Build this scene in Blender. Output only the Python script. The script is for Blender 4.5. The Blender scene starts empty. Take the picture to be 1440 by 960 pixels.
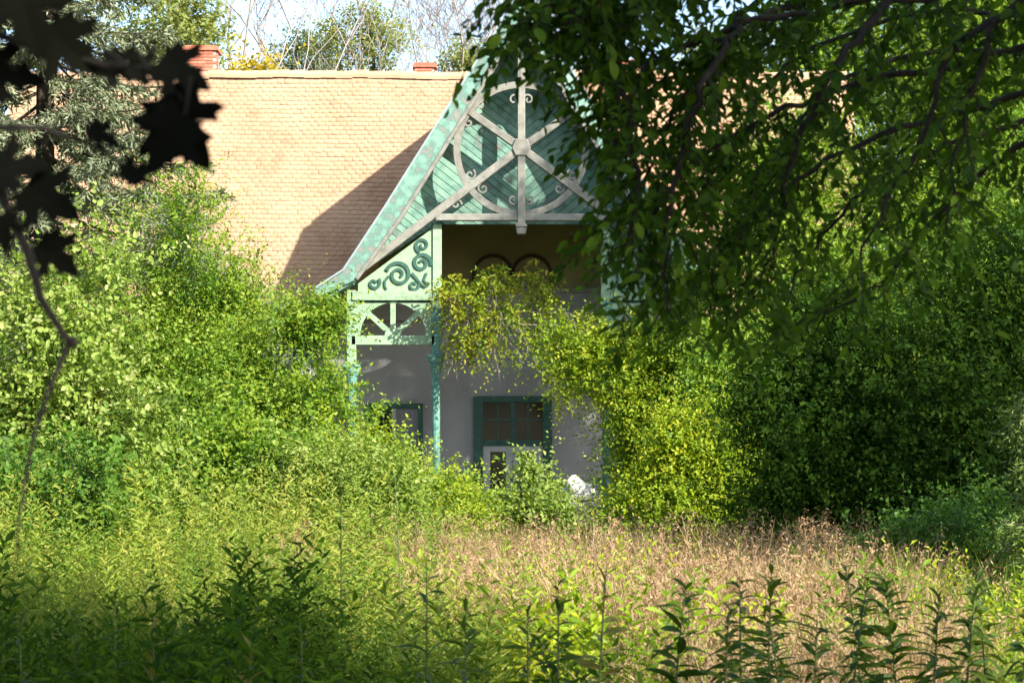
import bpy, bmesh, math, random
import numpy as np
from mathutils import Vector, Matrix

# ------------------------------------------------------------------ camera, sky, sun, exposure
S = bpy.context.scene
COL = S.collection
F = 3000.0 / 1440.0            # focal length in frame widths
CAMZ, HOR = 1.6, 668.0         # eye height; horizon row in the 1440x960 photograph

cd = bpy.data.cameras.new('camera'); cam = bpy.data.objects.new('camera', cd); COL.objects.link(cam)
cd.sensor_width = 36; cd.lens = 36 * F; cd.shift_y = (HOR - 480) / 1440
cd.clip_start = 0.1; cd.clip_end = 3000
cam.location = (0, 0, CAMZ); cam.rotation_euler = (math.radians(90), 0, 0)
cd.dof.use_dof = True; cd.dof.focus_distance = 36; cd.dof.aperture_fstop = 9
S.camera = cam

SUN = Vector((1.0, -1.0, 0.87)).normalized()          # towards the sun
w = bpy.data.worlds.new('World'); S.world = w; w.use_nodes = True
nt = w.node_tree; nt.nodes.clear()
sky = nt.nodes.new('ShaderNodeTexSky'); sky.sky_type = 'NISHITA'; sky.sun_disc = False
sky.sun_elevation = math.asin(SUN.z); sky.sun_rotation = math.atan2(SUN.x, SUN.y)
sky.air_density = 1.0; sky.dust_density = 1.2; sky.ozone_density = 1.0
bg = nt.nodes.new('ShaderNodeBackground'); bg.inputs['Strength'].default_value = 0.125
wo = nt.nodes.new('ShaderNodeOutputWorld')
nt.links.new(sky.outputs[0], bg.inputs[0]); nt.links.new(bg.outputs[0], wo.inputs[0])

sl = bpy.data.lights.new('sun', 'SUN'); sl.energy = 4.6; sl.angle = math.radians(0.55); sl.color = (1.0, 0.93, 0.82)
so = bpy.data.objects.new('sun', sl); COL.objects.link(so)
so.rotation_euler = (-SUN).to_track_quat('-Z', 'Y').to_euler(); so.location = SUN * 60

S.view_settings.view_transform = 'Standard'; S.view_settings.look = 'None'
S.view_settings.exposure = 1.66; S.view_settings.gamma = 1.0; S.view_settings.use_curve_mapping = False
S.render.engine = 'CYCLES'
S.cycles.use_denoising = True
S.cycles.max_bounces = 5; S.cycles.diffuse_bounces = 2; S.cycles.glossy_bounces = 2
S.cycles.transmission_bounces = 3; S.cycles.transparent_max_bounces = 4
S.cycles.caustics_reflective = False; S.cycles.caustics_refractive = False

R = np.random.default_rng(7)
rnd = random.Random(11)

def P(px, py, Y):
    """point seen at photograph pixel (px, py), Y metres from the camera"""
    k = Y / 3000.0
    return Vector(((px - 720) * k, Y, CAMZ + (HOR - py) * k))

# ------------------------------------------------------------------ materials
MAT = {}
def nodes_of(name):
    m = bpy.data.materials.new(name); m.use_nodes = True
    t = m.node_tree; t.nodes.clear()
    o = t.nodes.new('ShaderNodeOutputMaterial')
    MAT[name] = m
    return m, t, o

def ramp(t, fac, stops):
    r = t.nodes.new('ShaderNodeValToRGB')
    e = r.color_ramp.elements
    while len(e) < len(stops): e.new(0.5)
    for i, (p, c) in enumerate(stops):
        e[i].position = p; e[i].color = (*c, 1)
    t.links.new(fac, r.inputs[0])
    return r.outputs[0]

def leaf_mat(name, cols, trans=0.35, rough=0.5, src='tint', spec=0.25):
    """foliage: colour per leaf, light passing through the blade"""
    m, t, o = nodes_of(name)
    if src == 'tint':
        a = t.nodes.new('ShaderNodeAttribute'); a.attribute_name = 'tint'; fac = a.outputs['Fac']
    else:
        a = t.nodes.new('ShaderNodeObjectInfo'); fac = a.outputs['Random']
    n = len(cols)
    c = ramp(t, fac, [(i / max(1, n - 1), x) for i, x in enumerate(cols)])
    p = t.nodes.new('ShaderNodeBsdfPrincipled')
    p.inputs['Roughness'].default_value = rough; p.inputs['Specular IOR Level'].default_value = spec
    t.links.new(c, p.inputs['Base Color'])
    tr = t.nodes.new('ShaderNodeBsdfTranslucent')
    mc = t.nodes.new('ShaderNodeMix'); mc.data_type = 'RGBA'; mc.blend_type = 'MULTIPLY'
    mc.inputs['Factor'].default_value = 1.0
    t.links.new(c, mc.inputs['A']); mc.inputs['B'].default_value = (1.35, 1.25, 0.5, 1)
    t.links.new(mc.outputs['Result'], tr.inputs['Color'])
    mx = t.nodes.new('ShaderNodeMixShader'); mx.inputs[0].default_value = trans
    t.links.new(p.outputs[0], mx.inputs[1]); t.links.new(tr.outputs[0], mx.inputs[2])
    t.links.new(mx.outputs[0], o.inputs[0])
    return m

def surf_mat(name, cols, scale=6.0, rough=0.75, bump=0.25, detail=6, stretch=(1, 1, 1), objrand=0.0, fine=60.0, spec=0.3, pos=None):
    """weathered solid surface: two noises mixed through a ramp, with bump; objrand shifts colour per piece"""
    m, t, o = nodes_of(name)
    tc = t.nodes.new('ShaderNodeNewGeometry')
    mp = t.nodes.new('ShaderNodeMapping'); mp.inputs['Scale'].default_value = stretch
    t.links.new(tc.outputs['Position'], mp.inputs[0])
    n1 = t.nodes.new('ShaderNodeTexNoise'); n1.inputs['Scale'].default_value = scale; n1.inputs['Detail'].default_value = detail
    n2 = t.nodes.new('ShaderNodeTexNoise'); n2.inputs['Scale'].default_value = fine; n2.inputs['Detail'].default_value = 3
    t.links.new(mp.outputs[0], n1.inputs[0]); t.links.new(mp.outputs[0], n2.inputs[0])
    mx = t.nodes.new('ShaderNodeMath'); mx.operation = 'MULTIPLY_ADD'; mx.inputs[1].default_value = 0.35
    t.links.new(n2.outputs[0], mx.inputs[0])
    sc = t.nodes.new('ShaderNodeMath'); sc.operation = 'MULTIPLY'; sc.inputs[1].default_value = 0.65
    t.links.new(n1.outputs[0], sc.inputs[0]); t.links.new(sc.outputs[0], mx.inputs[2])
    fac = mx.outputs[0]
    if objrand:
        oi = t.nodes.new('ShaderNodeObjectInfo')
        at = t.nodes.new('ShaderNodeAttribute'); at.attribute_name = 'tint'
        ad0 = t.nodes.new('ShaderNodeMath'); ad0.operation = 'ADD'
        t.links.new(oi.outputs['Random'], ad0.inputs[0]); t.links.new(at.outputs['Fac'], ad0.inputs[1])
        fr = t.nodes.new('ShaderNodeMath'); fr.operation = 'FRACT'; t.links.new(ad0.outputs[0], fr.inputs[0])
        sb = t.nodes.new('ShaderNodeMath'); sb.operation = 'MULTIPLY_ADD'; sb.inputs[1].default_value = objrand; 
        t.links.new(fr.outputs[0], sb.inputs[0])
        s2 = t.nodes.new('ShaderNodeMath'); s2.operation = 'SUBTRACT'; s2.inputs[1].default_value = objrand / 2
        t.links.new(fac, s2.inputs[0]); t.links.new(s2.outputs[0], sb.inputs[2])
        fac = sb.outputs[0]
    n = len(cols)
    ps = pos or [0.3 + 0.4 * i / max(1, n - 1) for i in range(n)]
    c = ramp(t, fac, list(zip(ps, cols)))
    p = t.nodes.new('ShaderNodeBsdfPrincipled')
    p.inputs['Roughness'].default_value = rough; p.inputs['Specular IOR Level'].default_value = spec
    t.links.new(c, p.inputs['Base Color'])
    b = t.nodes.new('ShaderNodeBump'); b.inputs['Strength'].default_value = bump; b.inputs['Distance'].default_value = 0.02
    t.links.new(mx.outputs[0], b.inputs['Height']); t.links.new(b.outputs[0], p.inputs['Normal'])
    t.links.new(p.outputs[0], o.inputs[0])
    return m

def glass_mat(name, col):
    m, t, o = nodes_of(name)
    p = t.nodes.new('ShaderNodeBsdfPrincipled')
    p.inputs['Base Color'].default_value = (*col, 1); p.inputs['Roughness'].default_value = 0.12
    p.inputs['Specular IOR Level'].default_value = 0.3
    t.links.new(p.outputs[0], o.inputs[0]); return m

# solid surfaces
surf_mat('tile', [(.28, .175, .11), (.38, .23, .138), (.425, .268, .165), (.465, .31, .198)], scale=.9, objrand=0.13, rough=.8, bump=.2, pos=[.27, .36, .48, .66])
surf_mat('brick', [(.36, .10, .06), (.46, .15, .09), (.50, .20, .13)], scale=8, objrand=0.3)
surf_mat('mortar', [(.34, .30, .26), (.42, .38, .33)], scale=20)
surf_mat('green_paint', [(.20, .185, .16), (.075, .15, .125), (.135, .265, .21), (.21, .335, .265)], scale=5, objrand=0.16, rough=.65, pos=[.335, .375, .47, .66])
surf_mat('light_green_paint', [(.23, .215, .17), (.14, .22, .13), (.205, .325, .20), (.26, .375, .24)], scale=9, objrand=0.1, rough=.7, pos=[.355, .39, .46, .66])
surf_mat('dark_green_paint', [(.015, .05, .04), (.03, .085, .065), (.05, .12, .09)], scale=9, rough=.5)
surf_mat('teal_paint', [(.05, .16, .14), (.10, .25, .20), (.24, .36, .28)], scale=14, rough=.6, pos=[.35, .5, .68])
surf_mat('weathered_wood', [(.11, .108, .09), (.185, .185, .16), (.25, .248, .215)], scale=7, objrand=.12, rough=.85, stretch=(1, 1, 1))
surf_mat('grey_plaster', [(.15, .145, .14), (.25, .247, .245), (.30, .297, .295), (.335, .33, .325)], scale=1.1, rough=.9, bump=.2, stretch=(1, 1, .45), pos=[.30, .40, .5, .68])
surf_mat('ochre_plaster', [(.19, .165, .08), (.255, .225, .115), (.295, .26, .14)], scale=1.4, rough=.9, bump=.15)
surf_mat('brown_plaster', [(.20, .17, .145), (.27, .235, .205)], scale=1.4, rough=.9, bump=.15)
surf_mat('pale_stone', [(.20, .19, .165), (.28, .265, .23)], scale=6, rough=.85)
surf_mat('grey_frame', [(.33, .34, .33), (.45, .46, .45)], scale=12, rough=.6)
surf_mat('curtain', [(.15, .155, .16), (.22, .225, .23)], scale=4, rough=.95, stretch=(8, 1, .3))
surf_mat('white_cloth', [(.36, .36, .35), (.5, .5, .49)], scale=7, rough=.9)
surf_mat('zinc', [(.18, .24, .25), (.26, .32, .33)], scale=5, rough=.45)
surf_mat('bark', [(.018, .014, .010), (.045, .035, .025), (.08, .065, .048)], scale=9, stretch=(1, 1, .3), rough=.95, bump=.6)
surf_mat('dark_bark', [(.008, .006, .005), (.018, .014, .011)], scale=30, rough=.95)
surf_mat('pale_bark', [(.18, .15, .135), (.30, .26, .235), (.40, .35, .32)], scale=9, rough=.95, stretch=(1, 1, .4))
surf_mat('green_stem', [(.05, .075, .02), (.10, .12, .035)], scale=20, rough=.7)
surf_mat('dry_stem', [(.20, .13, .07), (.32, .22, .12)], scale=20, rough=.9)
surf_mat('soil', [(.045, .040, .018), (.10, .095, .035), (.17, .15, .07)], scale=.7, rough=1, bump=.4, detail=8)
glass_mat('dark_glass', (.008, .012, .012))
# foliage
leaf_mat('leaf_bright', [(.05, .125, .010), (.12, .23, .016), (.21, .30, .024), (.30, .36, .045)], trans=.48)
leaf_mat('leaf_green', [(.035, .095, .012), (.075, .165, .016), (.13, .22, .022)], trans=.4)
leaf_mat('leaf_pale', [(.08, .15, .02), (.16, .25, .032), (.25, .33, .065), (.34, .38, .14)], trans=.45)
leaf_mat('leaf_yellow', [(.09, .175, .010), (.17, .27, .012), (.27, .355, .018), (.38, .39, .024)], trans=.48)
leaf_mat('leaf_gold', [(.30, .24, .012), (.42, .32, .015)])
leaf_mat('leaf_dark', [(.014, .042, .010), (.028, .070, .012), (.045, .10, .016)], trans=.3)
leaf_mat('leaf_shade', [(.016, .042, .005), (.040, .092, .008), (.095, .165, .013)], trans=.5, spec=.08, rough=.6)  # foliage in shade: part of that shade is put into these darker greens
leaf_mat('leaf_shrub_shaded', [(.020, .055, .007), (.045, .105, .010), (.095, .17, .015)], trans=.42, spec=.12, rough=.6)  # greens darkened so the colour carries the big shrubs' shade
leaf_mat('leaf_maple', [(.003, .0035, .0025), (.006, .0065, .004)], trans=.05, src='obj', spec=.03, rough=.8)  # near-black base colour stands in for the leaves' deep shade
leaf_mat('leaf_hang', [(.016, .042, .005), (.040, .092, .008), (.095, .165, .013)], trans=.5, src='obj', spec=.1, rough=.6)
leaf_mat('leaf_silver', [(.13, .165, .12), (.20, .235, .175), (.27, .30, .22)], trans=.2)
leaf_mat('needle', [(.095, .125, .065), (.16, .195, .115), (.23, .265, .165), (.28, .285, .19)], trans=.2)
leaf_mat('needle_fresh', [(.09, .15, .03), (.15, .20, .05)], trans=.2)
leaf_mat('leaf_vine', [(.09, .17, .012), (.17, .25, .014), (.28, .32, .02), (.36, .30, .045)], trans=.48)
leaf_mat('leaf_far', [(.14, .19, .05), (.22, .26, .07), (.30, .31, .10)], trans=.45)
leaf_mat('leaf_far_blue', [(.16, .22, .13), (.26, .31, .20)], trans=.4)
leaf_mat('grass_dry', [(.24, .145, .085), (.33, .22, .13), (.39, .285, .175), (.26, .25, .09)], trans=.3, rough=.8, spec=.1)
leaf_mat('grass_green', [(.06, .125, .012), (.12, .20, .018), (.20, .265, .03), (.29, .30, .055)], trans=.4)
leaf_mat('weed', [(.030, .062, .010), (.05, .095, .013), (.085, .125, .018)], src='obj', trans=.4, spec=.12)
leaf_mat('weed_gold', [(.13, .14, .02), (.20, .17, .03), (.07, .12, .02)], src='obj', trans=.35)

# ------------------------------------------------------------------ mesh helpers
def mesh_np(name, verts, faces, mat, tint=None, smooth=False):
    """verts (n,3), faces (m,k) all of one size"""
    me = bpy.data.meshes.new(name)
    verts = np.ascontiguousarray(verts, dtype=np.float32); faces = np.ascontiguousarray(faces, dtype=np.int32)
    n, (m, k) = len(verts), faces.shape
    me.vertices.add(n); me.vertices.foreach_set('co', verts.ravel())
    me.loops.add(m * k); me.loops.foreach_set('vertex_index', faces.ravel())
    me.polygons.add(m); me.polygons.foreach_set('loop_start', np.arange(0, m * k, k, dtype=np.int32))
    me.polygons.foreach_set('loop_total', np.full(m, k, dtype=np.int32))
    if smooth: me.polygons.foreach_set('use_smooth', np.ones(m, dtype=bool))
    if tint is not None:
        a = me.attributes.new('tint', 'FLOAT', 'FACE'); a.data.foreach_set('value', np.ascontiguousarray(tint, dtype=np.float32))
    me.update(calc_edges=True)
    me.materials.append(MAT[mat])
    return me

def link(name, me, parent=None, kind=None):
    o = bpy.data.objects.new(name, me); COL.objects.link(o)
    if parent: o.parent = parent
    if kind: o['kind'] = kind
    return o

def thing(name, label, cat, loc=(0, 0, 0), group=None):
    o = bpy.data.objects.new(name, None); COL.objects.link(o); o.location = loc; o.empty_display_size = .2
    o['label'] = label; o['category'] = cat
    if group: o['group'] = group
    return o

def child(name, me, parent, kind=None):
    """mesh in world coordinates hung under a parent standing at an unrotated place"""
    o = link(name, me, parent, kind)
    off = Vector((0, 0, 0)); p = parent
    while p: off += p.location; p = p.parent
    o.location = -off
    return o

class MB:
    """collects solids for ONE mesh"""
    def __init__(s): s.v = []; s.f = []
    def add(s, vs, fs):
        b = len(s.v); s.v += [tuple(x) for x in vs]; s.f += [tuple(i + b for i in f) for f in fs]; return s
    def box(s, a, b):
        (x0, y0, z0), (x1, y1, z1) = a, b
        return s.add([(x0, y0, z0), (x1, y0, z0), (x1, y1, z0), (x0, y1, z0), (x0, y0, z1), (x1, y0, z1), (x1, y1, z1), (x0, y1, z1)],
                     [(0, 3, 2, 1), (4, 5, 6, 7), (0, 1, 5, 4), (1, 2, 6, 5), (2, 3, 7, 6), (3, 0, 4, 7)])
    def prism(s, poly, y0, y1):
        """polygon in XZ (counter-clockwise from the front), extruded y0..y1"""
        n = len(poly)
        vs = [(x, y0, z) for x, z in poly] + [(x, y1, z) for x, z in poly]
        fs = [tuple(range(n)), tuple(range(2 * n - 1, n - 1, -1))]
        fs += [(i, n + i, n + (i + 1) % n, (i + 1) % n) for i in range(n)]
        return s.add(vs, fs)
    def bar(s, p, q, wid, y0, y1):
        """straight bar in the XZ plane"""
        (x0, z0), (x1, z1) = p, q
        d = math.hypot(x1 - x0, z1 - z0); nx, nz = -(z1 - z0) / d * wid / 2, (x1 - x0) / d * wid / 2
        return s.prism([(x0 - nx, z0 - nz), (x1 - nx, z1 - nz), (x1 + nx, z1 + nz), (x0 + nx, z0 + nz)], y0, y1)
    def ribbon(s, pts, wids, y0, y1):
        """flat bent strip in XZ, extruded: scrolls and rings"""
        n = len(pts); L = []; Rr = []
        for i, (x, z) in enumerate(pts):
            a = pts[max(0, i - 1)]; b = pts[min(n - 1, i + 1)]
            d = math.hypot(b[0] - a[0], b[1] - a[1]) or 1
            nx, nz = -(b[1] - a[1]) / d, (b[0] - a[0]) / d
            h = wids[i] / 2 if hasattr(wids, '__len__') else wids / 2
            L.append((x + nx * h, z + nz * h)); Rr.append((x - nx * h, z - nz * h))
        vs = [(x, y0, z) for x, z in L] + [(x, y0, z) for x, z in Rr] + [(x, y1, z) for x, z in L] + [(x, y1, z) for x, z in Rr]
        fs = []
        for i in range(n - 1):
            fs += [(i, n + i, n + i + 1, i + 1), (2 * n + i, 2 * n + i + 1, 3 * n + i + 1, 3 * n + i),
                   (i, i + 1, 2 * n + i + 1, 2 * n + i), (n + i, 3 * n + i, 3 * n + i + 1, n + i + 1)]
        fs += [(0, 2 * n, 3 * n, n), (n - 1, 2 * n - 1, 4 * n - 1, 3 * n - 1)]
        return s.add(vs, fs)
    def lathe(s, x, y, prof, k=12):
        b = len(s.v); n = len(prof)
        for r, z in prof:
            for i in range(k):
                a = 2 * math.pi * i / k; s.v.append((x + r * math.cos(a), y + r * math.sin(a), z))
        for j in range(n - 1):
            for i in range(k):
                s.f.append((b + j * k + i, b + j * k + (i + 1) % k, b + (j + 1) * k + (i + 1) % k, b + (j + 1) * k + i))
        s.f.append(tuple(b + i for i in range(k - 1, -1, -1))); s.f.append(tuple(b + (n - 1) * k + i for i in range(k)))
        return s
    def tube(s, pts, rad, k=6):
        """tapered tube along points"""
        pts = [Vector(p) for p in pts]; n = len(pts); b = len(s.v)
        ref = Vector((0.31, 0.95, 0.05))
        for i, p in enumerate(pts):
            d = (pts[min(n - 1, i + 1)] - pts[max(0, i - 1)]).normalized()
            u = d.cross(ref).normalized() if abs(d.dot(ref)) < .98 else d.cross(Vector((1, 0, 0))).normalized()
            v = d.cross(u)
            r = rad[i]
            for j in range(k):
                a = 2 * math.pi * j / k; q = p + (u * math.cos(a) + v * math.sin(a)) * r; s.v.append(tuple(q))
        for i in range(n - 1):
            for j in range(k):
                s.f.append((b + i * k + j, b + i * k + (j + 1) % k, b + (i + 1) * k + (j + 1) % k, b + (i + 1) * k + j))
        s.f.append(tuple(b + (n - 1) * k + j for j in range(k)))
        return s
    def mesh(s, name, mat, bevel=0, smooth=False):
        me = bpy.data.meshes.new(name); me.from_pydata(s.v, [], s.f); me.validate(); me.update()
        bm = bmesh.new(); bm.from_mesh(me); bmesh.ops.recalc_face_normals(bm, faces=bm.faces)
        if bevel:
            es = [e for e in bm.edges if e.is_manifold and e.calc_face_angle(0) > .6]
            bmesh.ops.bevel(bm, geom=es, offset=bevel, segments=1, affect='EDGES')
        if smooth:
            for f in bm.faces: f.smooth = True
        bm.to_mesh(me); bm.free(); me.materials.append(MAT[mat]); return me
    def build(s, name, mat, parent=None, bevel=0, smooth=False, kind=None):
        me = s.mesh(name, mat, bevel, smooth)
        return child(name, me, parent, kind) if parent else link(name, me, None, kind)

def unit(v): return v / np.maximum(1e-9, np.linalg.norm(v, axis=-1, keepdims=True))
def rand_dir(n, rng): return unit(rng.normal(size=(n, 3)))

# leaf blades: (along, across, lift) template vertices and triangles
BLADE = {
    'diamond': (np.array([(0, 0, 0), (.42, .5, .10), (1, 0, -.12), (.42, -.5, .10)]), np.array([(0, 2, 1), (0, 3, 2)])),
    'oval': (np.array([(0, 0, 0), (.28, .42, .07), (.65, .38, .03), (1, 0, -.16), (.65, -.38, .03), (.28, -.42, .07), (.5, 0, -.02)]),
             np.array([(0, 6, 1), (1, 6, 2), (2, 6, 3), (3, 6, 4), (4, 6, 5), (5, 6, 0)])),
    'fold': (np.array([(0, 0, 0), (.30, .42, .08), (.68, .34, .02), (1, 0, -.16), (.68, -.34, .02), (.30, -.42, .08)]),
             np.array([(0, 3, 2), (0, 2, 1), (0, 5, 4), (0, 4, 3)])),
    'strip': (np.array([(0, .5, 0), (0, -.5, 0), (1, 0, 0)]), np.array([(0, 1, 2)])),
}
def blades(base, along, normal, length, width, shape='diamond'):
    """vertices and faces for N leaf blades"""
    tv, tf = BLADE[shape]; N = len(base)
    a = unit(along); s = unit(np.cross(normal, a)); nn = np.cross(a, s)
    L = np.broadcast_to(np.asarray(length, float), (N,))[:, None, None]; W = np.broadcast_to(np.asarray(width, float), (N,))[:, None, None]
    v = base[:, None, :] + a[:, None, :] * tv[None, :, 0:1] * L + s[:, None, :] * tv[None, :, 1:2] * W + nn[:, None, :] * tv[None, :, 2:3] * L
    f = tf[None] + (np.arange(N) * len(tv))[:, None, None]
    return v.reshape(-1, 3), f.reshape(-1, 3), len(tf)

def sublobes(rng, lobes, k, frac=(.26, .44), qmax=.92):
    """break big ellipsoids into clumps sitting on and in them"""
    out = []
    for (cx, cy, cz, rx, ry, rz) in lobes:
        for _ in range(k):
            d = rand_dir(1, rng)[0]; q = rng.uniform(.35, qmax)
            s = rng.uniform(*frac)
            out.append((cx + d[0] * rx * q, cy + d[1] * ry * q, cz + d[2] * rz * q, rx * s, ry * s, rz * s))
    return np.array(out)

def shoots(rng, lobes, n, per, leaf, wid, slen, up=.5, spread=.9, droop=.25, tint_noise=.5, thin=None):
    """leafy shoots growing out of a set of clumps -> leaf arrays"""
    lb = np.asarray(lobes); wgt = (lb[:, 3] * lb[:, 4] * lb[:, 5]) ** (.6); idx = rng.choice(len(lb), n, p=wgt / wgt.sum())
    d = rand_dir(n, rng); q = rng.uniform(.25, 1.0, n) ** .6
    c = lb[idx, :3]; r = lb[idx, 3:]
    p0 = c + d * r * q[:, None]
    if thin is not None:                     # sparser growth on the side turned to the house
        kp = (p0[:, 1] < thin) | (rng.uniform(size=n) < .2); idx, d, p0 = idx[kp], d[kp], p0[kp]; n = len(idx)
    dr = unit(d * .8 + np.array([0, 0, up]) + rng.normal(size=(n, 3)) * .35)
    sl = slen * rng.uniform(.5, 1.4, n) * np.where(rng.uniform(size=n) < .10, 1.9, 1.0)
    t = ((np.arange(per) + .5) / per) ** .8
    pos = p0[:, None] + dr[:, None] * (sl[:, None] * t[None])[..., None]
    pos[..., 2] -= droop * sl[:, None] * t[None] ** 2
    e1 = unit(np.cross(dr, rand_dir(n, rng))); e2 = np.cross(dr, e1)
    ang = (np.arange(per) * 2.4)[None] + rng.uniform(0, 6.28, n)[:, None] + rng.normal(size=(n, per)) * .4
    side = e1[:, None] * np.cos(ang)[..., None] + e2[:, None] * np.sin(ang)[..., None]
    al = unit(side * spread + dr[:, None] * .6 + np.array([0, 0, -.15]))
    nm = unit(np.array([.35, -.62, .75]) + rng.normal(size=(n, per, 3)) * .75)
    lt = np.clip(rng.normal(.45, .26, len(lb))[idx][:, None] * tint_noise + (1 - tint_noise) * .45 + rng.normal(size=(n, 1)) * .15 + rng.normal(size=(n, per)) * .13 + (t[None] - .5) * .2, 0, 1)
    ls = leaf * rng.uniform(.5, 1.35, (n, per)) * rng.uniform(.75, 1.2, (n, 1)) * (1 - .35 * t[None])
    end = p0 + dr * sl[:, None]; end[:, 2] -= droop * sl
    back = p0 - dr * (.35 * sl)[:, None]
    shoots.twigs = (back, end - back, rand_dir(n, rng), np.linalg.norm(end - back, axis=1), np.full(n, .011), np.full(n, .0))
    return pos.reshape(-1, 3), al.reshape(-1, 3), nm.reshape(-1, 3), ls.ravel(), (ls * wid).ravel(), lt.ravel()

def leaf_mesh(name, arr, mat, shape='diamond', twigs=None):
    b, a, nm, L, W, tn = arr
    v, f, k = blades(b, a, nm, L, W, shape); T = np.repeat(tn, k)
    if twigs is not None:
        b, a, nm, L, W, tn = twigs; v2, f2, k2 = blades(b, a, nm, L, W, 'strip')
        f = np.vstack([f, f2 + len(v)]); v = np.vstack([v, v2]); T = np.concatenate([T, np.repeat(tn, k2)])
    return mesh_np(name, v, f, mat, T)

def wobble(rng, p, q, n, amp):
    p = np.array(p, float); q = np.array(q, float); t = np.linspace(0, 1, n)[:, None]
    w = np.cumsum(rng.normal(size=(n, 3)), axis=0) * amp; w -= t * w[-1]; w[0] = 0
    return p + (q - p) * t + w

def stems(rng, base, lobes, r0, k=7, per=5, lean=.15):
    """trunk/stems from the ground towards the clumps"""
    m = MB(); base = np.array(base, float); lb = np.asarray(lobes)
    pick = lb[rng.choice(len(lb), min(k, len(lb)), replace=False)]
    for l in pick:
        b = base + np.array([rng.normal() * lean, rng.normal() * lean, 0])
        pts = wobble(rng, b, l[:3] + rng.normal(size=3) * .1, per + 2, .05)
        pts[1:-1, :2] = b[:2] + (pts[1:-1, :2] - b[:2]) * .75
        rr = r0 * rng.uniform(.6, 1.0)
        m.tube(pts, np.linspace(rr, rr * .25, len(pts)), 5)
    return m

def shrub(name, label, cat, X, Y, lobes, mat, n, per=9, leaf=.08, wid=.55, slen=.45, k=10, up=.5, droop=.25, r0=.035, nst=7,
          group=None, shape='diamond', seed=1, frac=(.26, .44), bark='bark', crown='crown', z0=0):
    rng = np.random.default_rng(seed)
    t = thing(name, label, cat, (X, Y, z0), group)
    n = int(n * 1.3); leaf *= .82; slen *= 1.25; wid *= 1.05
    lb = np.array([(X + a, Y + b, c, d, e, f) for a, b, c, d, e, f in lobes])
    sub = np.vstack([sublobes(rng, lb, int(k * 1.9), (frac[0] * .45, frac[1] * .85), 1.12), lb * np.array([1, 1, 1, .5, .5, .5])])
    stems(rng, (X, Y, z0 - .05), sub, r0, nst).build('trunk', bark, t, smooth=True)
    arr = shoots(rng, sub, n, per, leaf, wid, slen, up, droop=droop, thin=Y + .18 * float(lb[:, 4].max()))
    child(crown, leaf_mesh(crown, arr, mat, shape, shoots.twigs), t)
    return t

# ------------------------------------------------------------------ the setting: ground
g = np.linspace(-1, 1, 121); gx, gy = np.meshgrid(np.sign(g) * np.abs(g) ** 2.2 * 400, np.sign(g) * np.abs(g) ** 2.2 * 400 + 20)
gz = .06 * np.sin(gx * .9 + 1) * np.cos(gy * .7) + .04 * np.sin(gx * 2.3 + gy * 1.7) - .05
N = 121; ii = np.arange(N * N).reshape(N, N)
gf = np.stack([ii[:-1, :-1], ii[:-1, 1:], ii[1:, 1:], ii[1:, :-1]], -1).reshape(-1, 4)
gr = link('ground', mesh_np('ground', np.stack([gx, gy, gz], -1).reshape(-1, 3), gf, 'soil', smooth=True), None, 'structure')
gr['label'] = 'uneven earth of the overgrown garden under grass and weeds'

# ------------------------------------------------------------------ the house
UX = 0.186                     # porch axis
YF, YB, YW = 42.75, 43.38, 46.35   # truss front, gable boarding, back wall of the porch
APEX = 11.18; KR = 1.563       # porch gable
EY, EZ, RY, RZ = 46.0, 5.0, 49.6, 10.87   # main eave and ridge
HX0, HX1 = -11.5, 7.8
house = thing('manor_house', 'old country house with orange tiled roof and green timber gable behind the shrubs', 'house', (UX, YW, 0))
def U(px, py, Y=43.0):
    p = P(px, py, Y); return (p.x, p.z)

# walls: lower grey, upper ochre inside the porch
wall = MB(); wall.box((HX0 + .5, YW, -.2), (HX1 - .5, YW + .5, EZ - .02))
wall_o = wall.build('wall', 'grey_plaster', house)
MB().box((HX0 + .5, YW + .5, -.2), (HX0 + 1.0, 52.6, EZ)).box((HX1 - 1.0, YW + .5, -.2), (HX1 - .5, 52.6, EZ)).box((HX0 + .5, 52.6, -.2), (HX1 - .5, 53.0, EZ)).build('wall', 'brown_plaster', house)
up = MB().prism([(UX - 3.95, EZ + .0), (UX + 3.95, EZ + .0), (UX + .0, EZ + 6.1)], YW - .06, YW + .3)
up_o = up.build('upper_wall', 'ochre_plaster', house); up_o['label'] = 'ochre upper wall inside the porch gable'
# pale string course between the two
MB().box((UX - 3.7, YW - .16, EZ + .55), (UX + 3.7, YW - .063, EZ + .66)).build('string_course', 'pale_stone', house, bevel=.015)
MB().box((UX - 3.9, YW - .09, EZ - .05), (UX + 3.9, YW - .0605, EZ + .55)).build('wall_band', 'grey_plaster', house)
# double arch moulding on the upper wall
for c in (-.42, .42):
    a = [(UX - .18 + c + .42 * math.cos(x), EZ + .66 + .28 + .42 * math.sin(x)) for x in np.linspace(math.pi, 0, 15)]
    a = [(a[0][0], EZ + .66)] + a + [(a[-1][0], EZ + .66)]
    MB().ribbon(a, .075, YW - .13, YW - .063).build('arch_moulding', 'bark', house)

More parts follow.
